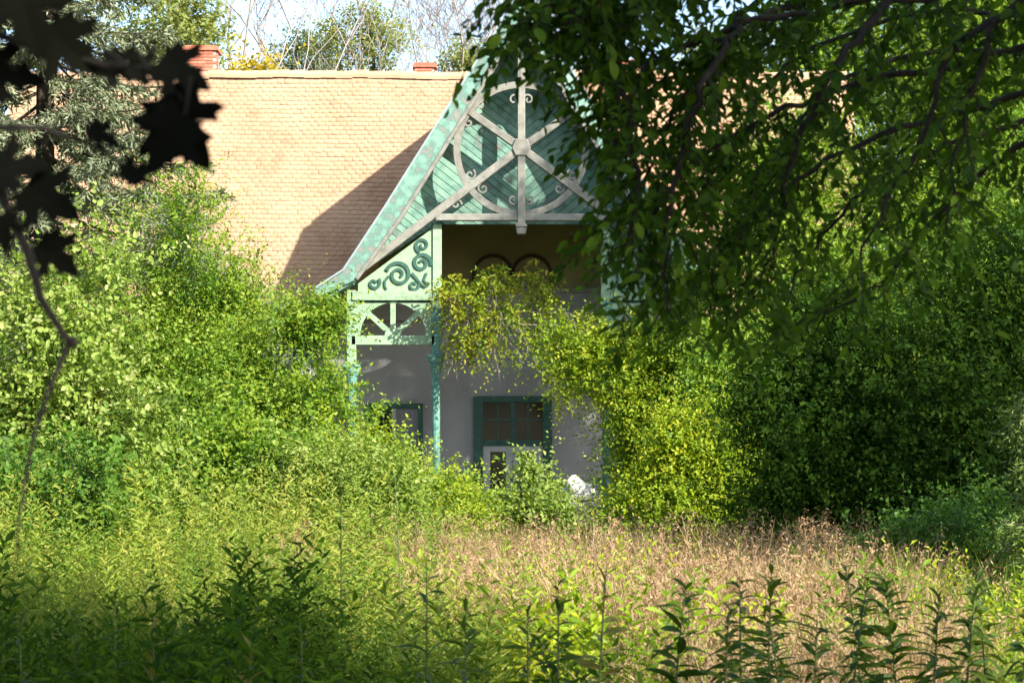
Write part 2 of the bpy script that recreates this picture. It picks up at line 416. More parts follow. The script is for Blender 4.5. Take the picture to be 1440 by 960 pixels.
# roof base (boards under the tiles) and tiles
roofb = MB()
dn = Vector((0, -(RZ - EZ), RY - EY)).normalized()     # outward normal of front slope
def rp(x, s, off=0.0):
    """point on the front slope, s metres up from the eave"""
    v = Vector((0, RY - EY, RZ - EZ)).normalized()
    return Vector((x, EY, EZ)) + v * s + dn * off
SL = math.hypot(RY - EY, RZ - EZ)
def xval(s):
    z = EZ + (RZ - EZ) * s / SL
    return (APEX - z) / KR
def slope_piece(poly, th=.1):
    top = [rp(x, s, 0) for x, s in poly]; bot = [rp(x, s, -th) for x, s in poly]; n = len(poly)
    roofb.add(top + bot, [tuple(range(n)), tuple(range(2 * n - 1, n - 1, -1))] + [(i, n + i, n + (i + 1) % n, (i + 1) % n) for i in range(n)])
slope_piece([(HX0, 0), (UX - xval(0) + .05, 0), (UX - xval(SL) + .05, SL), (HX0, SL)])
slope_piece([(UX + xval(0) - .05, 0), (HX1, 0), (HX1, SL), (UX + xval(SL) - .05, SL)])
roofb.add([(HX0, RY, RZ), (HX1, RY, RZ), (HX1, RY + 3.6, EZ), (HX0, RY + 3.6, EZ)], [(0, 1, 2, 3)])
roofb.add([(HX0 + .6, EY + .4, EZ), (HX0 + .6, RY, RZ - .2), (HX0 + .6, RY + 3.4, EZ)], [(0, 1, 2)])
roofb.add([(HX1 - .6, EY + .4, EZ), (HX1 - .6, RY, RZ - .2), (HX1 - .6, RY + 3.4, EZ)], [(0, 1, 2)])
roof = roofb.build('roof', 'tile', house)

# one plain tile with a rounded tail: local x across, y up the slope, z out
TW, TE = .166, .128
def tile_template():
    out = [(-.0822, .014), (-.042, .002), (0, 0), (.042, .002), (.0822, .014), (.0822, .24), (-.0822, .24)]
    vs = [(x, y, .022 - .030 * (y / .26)) for x, y in out] + [(x, y, .022 - .014 - .030 * (y / .26)) for x, y in out]
    n = len(out)
    fs = [tuple(range(n))] + [(i, n + i, n + (i + 1) % n, (i + 1) % n) for i in range(n - 3)]
    return vs, fs
tvs, tfs = tile_template()
tile_tris = []
for f in tfs:
    for i in range(1, len(f) - 1): tile_tris.append((f[0], f[i], f[i + 1]))
tile_tris = np.array(tile_tris); tvs = np.array(tvs)
vdir = Vector((0, RY - EY, RZ - EZ)).normalized()
places = []
rng = np.random.default_rng(3)
for r in range(int(SL / TE)):
    s = r * TE - .04
    xs = np.arange(HX0 + (TW / 2 if r % 2 else 0), HX1, TW)
    for x in xs:
        if abs(x - UX) < xval(s) + .02: continue
        places.append((x + rng.normal() * .004, s + rng.normal() * .004, rng.normal() * .012, rng.normal() * .009, rng.uniform()))
def tile_matrix(x, s, rz, tip):
    o = rp(x, s, .028 + abs(tip) * .4 + .012 * math.sin(x * 1.3 + s) + .008 * math.sin(x * 3.1 - 2 * s))
    M = Matrix((Vector((1, 0, 0)), vdir, dn)).transposed().to_4x4()
    return Matrix.Translation(o) @ M @ Matrix.Rotation(rz, 4, 'Z') @ Matrix.Rotation(tip, 4, 'X')
def proj(p):
    return 720 + p[0] / p[1] * 3000, HOR - (p[2] - CAMZ) / p[1] * 3000
near = []
for i, pl in enumerate(places):
    u, v = proj(rp(pl[0], pl[1]))
    if 345 < u < 560 and 150 < v < 400 and (v < 408 - .85 * (u - 400) + 0 or True):
        near.append((v, i))
near.sort(reverse=True); chosen = set(i for _, i in near[:300])
tile_me = mesh_np('tile', tvs, tile_tris, 'tile')
allv, allf, allt = [], [], []
for i, (x, s, rz, tip, tn) in enumerate(places):
    M = tile_matrix(x, s, rz, tip)
    if i in chosen:
        o = bpy.data.objects.new('tile', tile_me); COL.objects.link(o); o.parent = roof
        o.matrix_basis = M                                   # roof sits at the world origin (see child())
        continue
    A = np.array(M); v = tvs @ A[:3, :3].T + A[:3, 3]
    allf.append(tile_tris + len(allv) * len(tvs)); allv.append(v); allt.append(np.full(len(tile_tris), tn))
child('roof_tiles', mesh_np('roof_tiles', np.concatenate(allv), np.concatenate(allf), 'tile', np.concatenate(allt)), roof, 'stuff')
# ridge caps
def ridge_cap_mesh():
    m = MB(); k = 8; L = .40
    pts = [(.14 * math.cos(a), .14 * math.sin(a)) for a in np.linspace(-.3, math.pi + .3, k)]
    vs = [(0, y, z) for y, z in pts] + [(L, y * 1.12, z * 1.12) for y, z in pts]
    return m.add(vs, [(i, i + 1, k + i + 1, k + i) for i in range(k - 1)] + [tuple(range(k, 2 * k))])
cap_me = ridge_cap_mesh().mesh('ridge_tile', 'tile', smooth=False)
x = HX0
while x < HX1 - .3:
    o = bpy.data.objects.new('ridge_tile', cap_me); COL.objects.link(o); o.parent = roof
    o.location = (x, RY, RZ - .03 + rng.normal() * .010 + .02 * math.sin(x * .8)); x += .37
# gutter along the left eave
MB().tube([(HX0, EY - .06, EZ - .05), (UX - 4.2, EY - .06, EZ - .07)], [.06, .06], 8).build('gutter', 'zinc', house, smooth=True)

# chimneys of single bricks
def chimney(px0, px1, pytop, Y, zb):
    k = 3000 / Y; x0, x1 = (px0 - 720) / k, (px1 - 720) / k; zt = CAMZ + (HOR - pytop) / k; wd = x1 - x0; y0, y1 = Y, Y + wd * .8
    c = MB().box((x0 + .012, y0 + .012, zb), (x1 - .012, y1 - .012, zt - .1)).build('chimney', 'mortar', house)
    me = MB().box((-.118, -.055, -.033), (.118, .055, .033)).mesh('brick', 'brick', bevel=.005)
    rows = int((zt - .15 - zb) / .078)
    def put(x, y, z, rot):
        o = bpy.data.objects.new('brick', me); COL.objects.link(o); o.parent = c
        o.location = (x, y, z); o.rotation_euler = (0, 0, rot + rng.normal() * .01)
    for r in range(rows):
        z = zt - .17 - r * .078
        if z < RZ - .6: break
        nb = max(1, round(wd / .25)); stp = wd / nb
        for i in range(nb):
            xx = x0 + stp * (i + .5) + (stp / 4 if r % 2 else -stp / 4) * (1 if nb > 1 else 0)
            xx = min(max(xx, x0 + .118), x1 - .118)
            put(xx, y0 + .045, z, 0)
        for side in (x0 + .045, x1 - .045):
            put(side, y0 + .24, z, math.pi / 2)
    m = MB().box((x0 - .05, y0 - .05, zt - .125), (x1 + .05, y1 + .05, zt - .045)).box((x0 - .015, y0 - .015, zt - .0445), (x1 + .015, y1 + .015, zt))
    m.build('chimney_cap', 'brick', c, bevel=.008)
chimney(259, 304, 64, 50.2, RZ - 1.2)
chimney(583, 611, 88, 51.0, RZ - 2.0)
chimney(868, 900, 84, 51.0, RZ - 2.0)

# ---- porch: roof slabs, bargeboards, boarding, truss
rk = math.hypot(1, KR)
rake = [(-.0, APEX), (-.99, 9.63), (-1.906, 8.18), (-2.72, 6.885), (-3.53, 5.66), (-4.12, 5.28)]
for sgn in (-1, 1):
    pr = MB()
    pts = [(UX + (-x if sgn > 0 else x), z) for x, z in rake]
    off = .10
    lo = [(x - sgn * off * KR / rk * .9, z - off / rk - .02) for x, z in pts]
    lo[0] = (UX, APEX - .2)
    poly = pts + lo[::-1]
    vs = [(x, 42.495, z) for x, z in poly] + [(x, 50.6, z) for x, z in poly]
    n = len(poly)
    fs = [(i, n + i, n + (i + 1) % n, (i + 1) % n) for i in range(n)]
    for i in range(len(pts) - 1):
        fs += [(i, i + 1, n - 2 - i, n - 1 - i), (n + i, n + i + 1, 2 * n - 2 - i, 2 * n - 1 - i)]
    # trim the eave where it meets the main wall: the slab simply runs on to the ridge of the main roof
    po = pr.add(vs, fs).build('porch_roof', 'tile', house)
    # tiles of the porch slope, joined
    tv_, tf_, tt_ = [], [], []
    for j in range(len(pts) - 1):
        a, b = Vector((pts[j + 1][0], 0, pts[j + 1][1])), Vector((pts[j][0], 0, pts[j][1]))
        vv = (b - a); Ls = vv.length; vv.normalize(); uu = Vector((0, -sgn * -1, 0)); uu = Vector((0, 1, 0)) * (-1 if sgn < 0 else 1)
        nn_ = uu.cross(vv)
        if nn_.z < 0: uu = -uu; nn_ = -nn_
        for r in range(int(Ls / TE)):
            for y in np.arange(42.66, 49.4, TW):
                A = np.array(Matrix((uu, vv, nn_)).transposed())
                o = np.array(a + vv * (r * TE)) + np.array((0, y + (TW / 2 if r % 2 else 0), 0)) + np.array(nn_) * .03
                tv_.append(tvs @ A.T + o); tf_.append(tile_tris + (len(tv_) - 1) * len(tvs)); tt_.append(np.full(len(tile_tris), rng.uniform()))
    child('roof_tiles', mesh_np('roof_tiles', np.concatenate(tv_), np.concatenate(tf_), 'tile', np.concatenate(tt_)), po, 'stuff')
    # zinc edge flashing
    m = MB(); m.ribbon([(x + sgn * .01, z + .022) for x, z in pts], .04, 42.39, 42.56); m.build('edge_flashing', 'zinc', po)
    # bargeboard: tapering, flared foot
    wd = [.10, .34, .36, .36, .30, .13]
    inn = []
    for i, (x, z) in enumerate(pts):
        inn.append((x - sgn * wd[i] * KR / rk, z - wd[i] / rk))
    inn[0] = (UX, APEX - .62); inn[-1] = (pts[-1][0] - sgn * .10, pts[-1][1] - .13)
    outp = [(x, z) for x, z in pts]
    poly = outp + inn[::-1]
    m = MB(); n = len(poly); q = len(outp)
    vs = [(x, 42.43, z) for x, z in poly] + [(x, 42.49, z) for x, z in poly]
    fs = [(i, n + i, n + (i + 1) % n, (i + 1) % n) for i in range(n)]
    for i in range(q - 1):
        fs += [(i, i + 1, n - 2 - i, n - 1 - i), (n + i, n + i + 1, 2 * n - 2 - i, 2 * n - 1 - i)]
    bb = m.add(vs, fs).build('bargeboard', 'green_paint', house)
    MB().ribbon(inn[:-1], .07, 42.40, 42.50).build('moulding', 'weathered_wood', bb)
    # soffit boards between bargeboard and boarding
    m = MB(); m.ribbon([(x - sgn * .14, z - .22) for x, z in pts], .03, 42.50, YB + .02); m.build('soffit', 'green_paint', house)

TIE = 6.70                                    # underside of tie beam region
CEN = (UX, 8.14)
# gable boarding: single boards laid perpendicular to each rake, clipped to the gable outline
def clip(poly, p, nrm):
    out = []
    for i in range(len(poly)):
        a, b = poly[i], poly[(i + 1) % len(poly)]
        da = (a[0] - p[0]) * nrm[0] + (a[1] - p[1]) * nrm[1]; db = (b[0] - p[0]) * nrm[0] + (b[1] - p[1]) * nrm[1]
        if da >= 0: out.append(a)
        if (da >= 0) != (db >= 0):
            t = da / (da - db); out.append((a[0] + (b[0] - a[0]) * t, a[1] + (b[1] - a[1]) * t))
    return out
backing = MB().prism([(UX, APEX - .30), (UX - 3.45, 5.62), (UX - 1.75, TIE), (UX + 1.75, TIE), (UX + 3.45, 5.62)], YB + .024, YB + .07)
gb = backing.build('gable_boarding', 'dark_green_paint', house)
BW = .135
for sgn in (-1, 1):
    d = Vector((1 * -sgn * .82, .57)) if False else None
    ang = math.radians(-38)                       # boards fall to the right on the left half
    dx, dz = math.cos(ang) * (1 if sgn < 0 else -1), math.sin(ang)
    nx, nz = -dz, dx
    if nz < 0: nx, nz = -nx, -nz
    for i in range(-40, 60):
        c0 = i * BW; g0 = .006
        base = (UX + nx * c0, 6.0 + nz * c0)
        poly = [(base[0] - dx * 8 + nx * g0, base[1] - dz * 8 + nz * g0), (base[0] + dx * 8 + nx * g0, base[1] + dz * 8 + nz * g0),
                (base[0] + dx * 8 + nx * (BW - g0), base[1] + dz * 8 + nz * (BW - g0)), (base[0] - dx * 8 + nx * (BW - g0), base[1] - dz * 8 + nz * (BW - g0))]
        # half, rake, tie beam or chord
        poly = clip(poly, (UX + sgn * .008, 0), (sgn, 0))
        if len(poly) < 3: continue
        poly = clip(poly, (UX, APEX - .32), (-sgn * KR / rk, -1 / rk))
        if len(poly) < 3: continue
        pieces = [clip(clip(poly, (UX + sgn * 1.72, 0), (-sgn, 0)), (0, TIE), (0, 1)), ]
        q = clip(poly, (UX + sgn * 1.72, 0), (sgn, 0))
        if len(q) >= 3: q = clip(q, (UX + sgn * 1.72, TIE), (sgn * .54 / .84, .84 * 1.0)) if False else clip(q, (UX + sgn * 1.72, TIE), (sgn * .545, .84))
        whole = None
        for pc in (pieces[0], q):
            if len(pc) < 3: continue
            area = abs(sum(pc[i][0] * pc[(i + 1) % len(pc)][1] - pc[(i + 1) % len(pc)][0] * pc[i][1] for i in range(len(pc)))) / 2
            if area < .01: continue
            y = YB + rng.normal() * .0025
            MB().prism(pc, y, YB + .0235).build('board', 'green_paint', gb)

truss = thing('x', '', '')                        # becomes the truss part below
bpy.data.objects.remove(truss)
tr = MB().bar((UX, APEX - .45), (UX, 6.5), .155, YF - .10, YF + .08).build('king_post', 'weathered_wood', house, bevel=.012)
MB().box((UX - .115, YF - .125, 6.56), (UX + .115, YF + .10, 6.62)).prism([(UX - .11, 6.54), (UX - .08, 6.42), (UX + .08, 6.42), (UX + .11, 6.54)], YF - .12, YF + .10).build('pendant', 'weathered_wood', tr, bevel=.008)
MB().prism([(UX - .19, 8.14), (UX - .12, 7.98), (UX + .12, 7.98), (UX + .19, 8.14), (UX + .12, 8.32), (UX - .12, 8.32)], YF - .13, YF + .10).build('hub', 'weathered_wood', tr, bevel=.015)
MB().bar((UX - 1.72, TIE + .06), (UX + 1.72, TIE + .06), .14, YF - .075, YF + .075).build('tie_beam', 'weathered_wood', house, bevel=.012)
ring = [(CEN[0] + 1.29 * math.cos(a), CEN[1] - .02 + 1.29 * math.sin(a)) for a in np.linspace(0, 2 * math.pi, 61)]
MB().ribbon(ring, .135, YF - .065, YF + .055).build('wheel_ring', 'weathered_wood', house)
for sgn in (-1, 1):
    MB().bar((UX + sgn * .10, 8.07), (UX + sgn * 3.42, 5.56), .16, YF - .09, YF + .07).build('strut', 'weathered_wood', house, bevel=.012)
    MB().bar((UX + sgn * .10, 8.21), (UX + sgn * 1.24, 9.02), .15, YF - .085, YF + .065).build('strut', 'weathered_wood', house, bevel=.012)

def spiral(c, r0, r1, a0, turns, n=26):
    return [(c[0] + (r0 + (r1 - r0) * t) * math.cos(a0 + turns * 2 * math.pi * t), c[1] + (r0 + (r1 - r0) * t) * math.sin(a0 + turns * 2 * math.pi * t)) for t in np.linspace(0, 1, n)]
# small curls where members cross
for (dx, dz, a0, tn) in [(-.14, .98, 0, 1.2), (.14, .98, math.pi, -1.2), (-.16, -1.02, 0, -1.2), (.16, -1.02, math.pi, 1.2),
                         (-1.05, .52, 1, 1.2), (-.83, .86, 4, -1.2), (1.05, .52, 2, -1.2), (.83, .86, 5, 1.2),
                         (-1.02, -.52, 1, -1.2), (-.76, -.80, 2, 1.2), (1.02, -.52, 2, 1.2), (.76, -.80, 1, -1.2),
                         (-1.52, .42, 0, 1.1), (1.52, .42, math.pi, -1.1), (-1.30, -1.12, 0, 1.1), (1.30, -1.12, 3, -1.1)]:
    MB().ribbon(spiral((CEN[0] + dx, CEN[1] + dz), .115, .02, a0, tn, 16), .035, YF - .03, YF + .02).build('curl', 'weathered_wood', house)

# side bays of the porch front
for sgn in (-1, 1):
    def X(u): return UX + sgn * u
    def sp(poly):                                     # keep winding after mirroring
        return poly if sgn < 0 else poly[::-1]
    # posts: inner column and outer post
    for (u, zc, nm) in ((1.72, 3.92, 'column'), (3.42, 3.72, 'column')):
        x = X(u)
        col = MB().lathe(x, 43.0, [(.105, .62), (.105, 1.35), (.10, 1.45), (.082, 2.2), (.085, zc - .62), (.10, zc - .50), (.085, zc - .45), (.09, zc - .30), (.14, zc - .08), (.17, zc - .02), (.17, zc + .05)], 12).build(nm, 'teal_paint', house, smooth=False)
        MB().box((x - .17, 42.83, zc + .0505), (x + .17, 43.17, zc + .11)).build('capital', 'teal_paint', col, bevel=.01)
        MB().box((x - .13, 42.87, .55), (x + .13, 43.13, .75)).build('column_base', 'teal_paint', col, bevel=.01)
        top = 6.66 if u < 2 else 5.32
        MB().box((x - .095, 42.905, zc + .11), (x + .095, 43.095, top)).build('post', 'light_green_paint' if u > 2 else 'teal_paint', col, bevel=.012)
    # light inner stile beside the scroll panel
    MB().box((min(X(1.60), X(1.78)), 42.86, 5.14), (max(X(1.60), X(1.78)), 42.90, 6.64)).build('stile', 'light_green_paint', house, bevel=.006)
    # scroll panel, a triangle under the strut
    sc = MB().prism(sp([(X(3.28), 5.13), (X(1.785), 5.13), (X(1.785), 6.56), (X(3.28), 5.45)]), 42.90, 42.935).build('scroll_panel', 'light_green_paint', house)
    MB().box((min(X(3.4), X(1.79)), 42.87, 5.11), (max(X(3.4), X(1.79)), 42.8995, 5.30)).build('rail', 'light_green_paint', sc, bevel=.008)
    def scroll(pts, w0, w1):
        pts = [(X(u), z) for u, z in pts]
        MB().ribbon(pts, list(np.linspace(w0, w1, len(pts))), 42.865, 42.8995).build('scroll', 'dark_green_paint', sc)
    scroll(spiral((2.46, 5.63), .26, .05, .3, 1.6, 34), .075, .05)
    scroll(spiral((2.00, 5.86), .20, .04, 3.4, -1.5, 30), .075, .05)
    scroll(spiral((2.96, 5.46), .13, .03, 2.4, 1.1, 20), .06, .04)
    scroll(spiral((1.98, 6.22), .15, .03, -1.2, 1.3, 22), .065, .04)
    scroll(spiral((2.16, 5.42), .11, .03, 3.0, 1.0, 18), .055, .035)
    scroll([(2.20, 5.66), (2.10, 5.55), (2.02, 5.44), (1.93, 5.38), (1.86, 5.42)], .06, .03)
    scroll([(2.66, 5.60), (2.74, 5.50), (2.74, 5.40), (2.70, 5.33)], .05, .03)
    scroll([(1.90, 5.66), (1.96, 5.52), (1.86, 5.42)], .05, .03)
    # fan panel: board pierced by a half wheel
    cu, cz, fr = 2.58, 4.36, .66
    fan = MB()
    arc = [(cu - fr * math.cos(a), cz + .05 + fr * math.sin(a)) for a in np.linspace(0, math.pi, 25)]
    outer = []
    x0, x1, zt = cu - .86, cu + .86, 5.06
    for (u, z) in arc:
        dx, dz = u - cu, z - cz - .05
        k = min(.86 / abs(dx) if abs(dx) > 1e-6 else 9, (zt - cz - .05) / dz if dz > 1e-6 else 9); outer.append((cu + dx * k, cz + .05 + dz * k))
    n = len(arc); A = [(X(u), 42.92, z) for u, z in arc]; B = [(X(u), 42.92, z) for u, z in outer]
    A2 = [(x, 42.97, z) for x, y, z in A]; B2 = [(x, 42.97, z) for x, y, z in B]
    fs = []
    for i in range(n - 1):
        fs += [(i, i + 1, n + i + 1, n + i), (2 * n + i, 3 * n + i, 3 * n + i + 1, 2 * n + i + 1), (i, 2 * n + i, 2 * n + i + 1, i + 1), (n + i, n + i + 1, 3 * n + i + 1, 3 * n + i)]
    fp = fan.add(A + B + A2 + B2, fs).build('fan_panel', 'light_green_paint', house)
    MB().box((min(X(cu - .84), X(cu + .84)), 42.905, cz - .14), (max(X(cu - .84), X(cu + .84)), 42.985, cz + .048)).build('rail', 'light_green_paint', fp, bevel=.01)
    hb = [(X(cu - .17 * math.cos(a)), cz + .05 + .17 * math.sin(a)) for a in np.linspace(0, math.pi, 9)]
    MB().prism(hb, 42.925, 42.965).build('hub', 'light_green_paint', fp)
    for a in (42, 90, 138):
        a = math.radians(a)
        MB().bar((X(cu + .10 * math.cos(a)), cz + .05 + .10 * math.sin(a)), (X(cu + .70 * math.cos(a)), cz + .05 + .70 * math.sin(a)), .105, 42.93, 42.96).build('spoke', 'light_green_paint', fp)
    MB().box((min(X(3.38), X(1.80)), 42.94, 5.07), (max(X(3.38), X(1.80)), 42.99, 5.125)).build('slot_shade_strip', 'dark_green_paint', house)  # dark strip stands in for the shaded slit between scroll and fan panels

# porch floor, parapet and steps
MB().box((UX - 3.8, 42.7, -.2), (UX + 3.8, YW - .002, .60)).build('porch_floor', 'pale_stone', house, bevel=.02)
MB().box((UX + 1.9, 42.86, .6005), (UX + 3.3, 43.14, 1.22)).box((UX + 1.86, 42.82, 1.2205), (UX + 3.34, 43.18, 1.30)).build('parapet', 'pale_stone', house, bevel=.015)
MB().box((UX - 3.3, 42.86, .6005), (UX - 1.9, 43.14, 1.22)).box((UX - 3.34, 42.82, 1.2205), (UX - 1.86, 43.18, 1.30)).build('parapet', 'pale_stone', house, bevel=.015)
for i in range(3):
    MB().box((UX - 1.2, 42.7 - .3 * (i + 1), -.2), (UX + 1.2, 42.7 - .3 * i - .002, .6 - .18 * (i + 1))).build('step', 'pale_stone', house, bevel=.015)

# door with transom
dx0, dx1, dz1, dzm = -.83, .87, 3.32, 2.24
door = MB().box((dx0, YW - .10, .601), (dx0 + .20, YW - .002, dz1)).box((dx1 - .20, YW - .10, .601), (dx1, YW - .002, dz1)).box((dx0 + .2, YW - .10, dz1 - .14), (dx1 - .2, YW - .002, dz1)).build('door', 'dark_green_paint', house, bevel=.008)
MB().box((dx0 + .201, YW - .085, dzm), (dx1 - .201, YW - .015, dzm + .13)).build('transom_bar', 'dark_green_paint', door)
MB().box((dx0 + .201, YW - .030, dzm + .131), (dx1 - .201, YW - .012, dz1 - .141)).build('transom_glass', 'dark_glass', door)
for i in range(1, 4):
    x = dx0 + .2 + (dx1 - dx0 - .4) * i / 4
    MB().box((x - (.05 if i == 2 else .02), YW - .07, dzm + .131), (x + (.05 if i == 2 else .02), YW - .031, dz1 - .141)).build('glazing_bar', 'dark_green_paint', door)
MB().box((dx0 + .201, YW - .068, dzm + .55), (dx1 - .201, YW - .032, dzm + .585)).build('glazing_bar', 'dark_green_paint', door)
for i in (0, 1):
    a = dx0 + .205 + i * .65; b = a + .64
    lf = MB().box((a, YW - .07, .61), (a + .15, YW - .02, dzm - .005)).box((b - .15, YW - .07, .61), (b, YW - .02, dzm - .005)).box((a + .15, YW - .07, dzm - .13), (b - .15, YW - .02, dzm - .005)).box((a + .15, YW - .07, .61), (b - .15, YW - .02, 1.1)).build('door_leaf', 'grey_frame', door, bevel=.006)
    MB().box((a + .152, YW - .045, 1.102), (b - .152, YW - .03, dzm - .132)).build('pane', 'dark_glass', door)
# windows in the wall
def window(x0, x1, z0, z1):
    wn = MB()
    f = .11
    wn.box((x0, YW - .07, z0), (x0 + f, YW - .002, z1)).box((x1 - f, YW - .07, z0), (x1, YW - .002, z1)).box((x0 + f, YW - .07, z1 - f), (x1 - f, YW - .002, z1)).box((x0 + f, YW - .07, z0), (x1 - f, YW - .002, z0 + f))
    o = wn.build('window', 'dark_green_paint', house, bevel=.006)
    xm = (x0 + x1) / 2
    MB().box((xm - .04, YW - .06, z0 + f + .001), (xm + .04, YW - .01, z1 - f - .001)).build('mullion', 'grey_frame', o)
    MB().box((x0 + f + .001, YW - .03, z0 + f + .001), (xm - .041, YW - .012, z1 - f - .001)).build('pane', 'dark_glass', o)
    MB().box((xm + .041, YW - .03, z0 + f + .001), (x1 - f - .001, YW - .012, z1 - f - .001)).build('pane', 'curtain', o)
    MB().box((x0 - .08, YW - .14, z0 - .08), (x1 + .08, YW - .001, z0 - .001)).build('sill', 'pale_stone', o, bevel=.01)
window(-3.2, -1.93, 1.35, 3.16); window(2.3, 3.57, 1.35, 3.16); window(5.2, 6.6, 1.35, 3.2); window(-7.2, -5.8, 1.35, 3.2)

# crumpled white cloth on the parapet and a leaning board
def crumple(name, c, sx, sy, sz, seed, mat):
    bm = bmesh.new(); bmesh.ops.create_icosphere(bm, subdivisions=4, radius=1)
    r = np.random.default_rng(seed)
    cs = r.normal(size=(30, 3)); cs /= np.linalg.norm(cs, axis=1)[:, None]; hs = r.uniform(-.42, .55, 30)
    for v in bm.verts:
        p = np.array(v.co); d = np.linalg.norm(cs - p, axis=1); k = 1 + (hs * np.exp(-(d / .26) ** 2)).sum()
        v.co = Vector((p[0] * sx * k, p[1] * sy * k, max(-.12, p[2]) * sz * k * (1.2 if p[2] > .4 else 1)))
    me = bpy.data.meshes.new(name); bm.to_mesh(me); bm.free(); me.materials.append(MAT[mat])
    o = link(name, me); o.location = c; return o
MB().box((UX + .82, 42.0, -.2), (UX + 1.46, 42.5, 1.10)).box((UX + .78, 41.96, 1.1005), (UX + 1.50, 42.54, 1.18)).build('pedestal', 'pale_stone', house, bevel=.015)
o = crumple('white_sheet', (UX + 1.14, 42.24, 1.215), .34, .24, .26, 5, 'white_cloth')
o['label'] = 'crumpled white plastic sheet heaped on a stone pedestal by the porch steps'; o['category'] = 'sheet'
stk = MB().prism([(UX + 1.30, .60), (UX + 1.42, .60), (UX + 1.67, 2.02), (UX + 1.60, 2.02)], 42.78, 42.805).build('pale_board', 'white_cloth', None, bevel=.006)
stk['label'] = 'narrow pale board leaning against the teal porch column near the white sheet'; stk['category'] = 'board'

# ------------------------------------------------------------------ trees behind the house
def bare_tree(name, label, base, height, seed, mat='pale_bark', spread=.46, depth=5, r0=.16, lean=(0, 0)):
    r = random.Random(seed); t = thing(name, label, 'tree', base)
    trunk, limbs = MB(), MB()
    def grow(p, d, L, rad, lv):
        pts = [p]; q = p.copy(); dd = d.copy()
        for i in range(4):
            dd = (dd + Vector((r.gauss(0, .20), r.gauss(0, .20), r.gauss(.08, .10)))).normalized(); q = q + dd * L / 4; pts.append(q.copy())
        (trunk if lv == 0 else limbs).tube(pts, [max(.010, rad * (1 - .14 * i)) for i in range(5)], 6 if lv < 2 else 3)
        if lv >= depth: return
        for j in range(r.choice((2, 3, 3, 4)) if lv else 5):
            a = pts[r.choice((2, 3, 4, 4))]
            sd = Vector((r.gauss(0, 1), r.gauss(0, .8), r.gauss(.25, .5))).normalized()
            grow(a, (dd * (1 - spread) + sd * spread + Vector((0, 0, .12))).normalized(), L * r.uniform(.58, .82), rad * r.uniform(.42, .6), lv + 1)
    grow(Vector(base), Vector((lean[0], lean[1], 1)).normalized(), height * .42, r0, 0)
    trunk.build('trunk', mat, t, smooth=True); limbs.build('branch', mat, t, smooth=True)
    return t

def at(px, Y): return (px - 720) * Y / 3000
def ht(py, Y): return CAMZ + (HOR - py) * Y / 3000

def round_tree(name, label, px, pytop, halfpx, Y, mat, n, leaf=.13, slen=.6, seed=1, k=14, zlow=.6, group=None, per=8, wid=.6, narrow=1.0, frac=(.22, .40), r0=.14):
    X = at(px, Y); H = ht(pytop, Y); hw = halfpx * Y / 3000; zc = H * (1 + zlow) / 2; rz = H * (1 - zlow) / 2
    return shrub(name, label, 'tree', X, Y, [(0, 0, zc, hw * .86, hw * .86, rz * .9), (hw * .5, 0, H - hw * .9, hw * .5, hw * .5, hw * .75), (-hw * .5, .2, H - hw * 1.1, hw * .5, hw * .5, hw * .7), (0, .1, H - hw * .6, hw * .45, hw * .4, hw * .6)], mat, n, per, leaf, wid, slen, k, .4, .2, r0, 5, group, seed=seed, frac=frac)

round_tree('pointed_tree', 'dark green tree rising behind the wide brick chimney', 235, -30, 90, 62, 'leaf_far', 1500, seed=21, leaf=.22, k=20, zlow=.55)
round_tree('yellow_tree', 'small golden yellow treetop showing just above the roof ridge', 352, 86, 36, 60, 'leaf_gold', 1200, seed=22, leaf=.18)
round_tree('pale_tree', 'pale bluish green treetop above the middle of the roof ridge', 425, 38, 55, 72, 'leaf_far_blue', 1300, seed=23, leaf=.19, k=18)
round_tree('olive_tree', 'light yellowish green treetop right of the pale bluish one', 512, 8, 62, 66, 'leaf_far', 1300, seed=24, leaf=.17, k=18)
round_tree('small_far_tree', 'low thin green treetop beside the narrow chimney', 655, 62, 42, 70, 'leaf_far', 900, seed=25, leaf=.18)
bare_tree('bare_tree', 'leafless grey tree with forked branches left of the gable peak', (at(610, 64), 64, 0), ht(-160, 64), 5, lean=(-.03, 0), depth=6, r0=.20)
bare_tree('bare_tree', 'leafless pale tree with thin twigs just beside the gable peak', (at(660, 70), 70, 0), ht(-140, 70), 9, lean=(.02, 0), depth=6, r0=.20)
round_tree('tall_far_tree', 'tall sunlit green tree far behind the hanging leaves, beyond the roof end', 1235, -70, 200, 58, 'leaf_bright', 5200, seed=26, leaf=.20, slen=.8, k=26, zlow=.45)
round_tree('tall_far_tree', 'tall sunlit green tree far behind at the upper corner above the dark shrubs', 1430, -60, 130, 54, 'leaf_yellow', 3800, seed=27, leaf=.20, slen=.8, k=22, zlow=.4)
round_tree('small_far_tree', 'green treetop glimpsed between hanging leaves above the roof', 1010, 50, 60, 66, 'leaf_far', 1500, seed=28, leaf=.20)

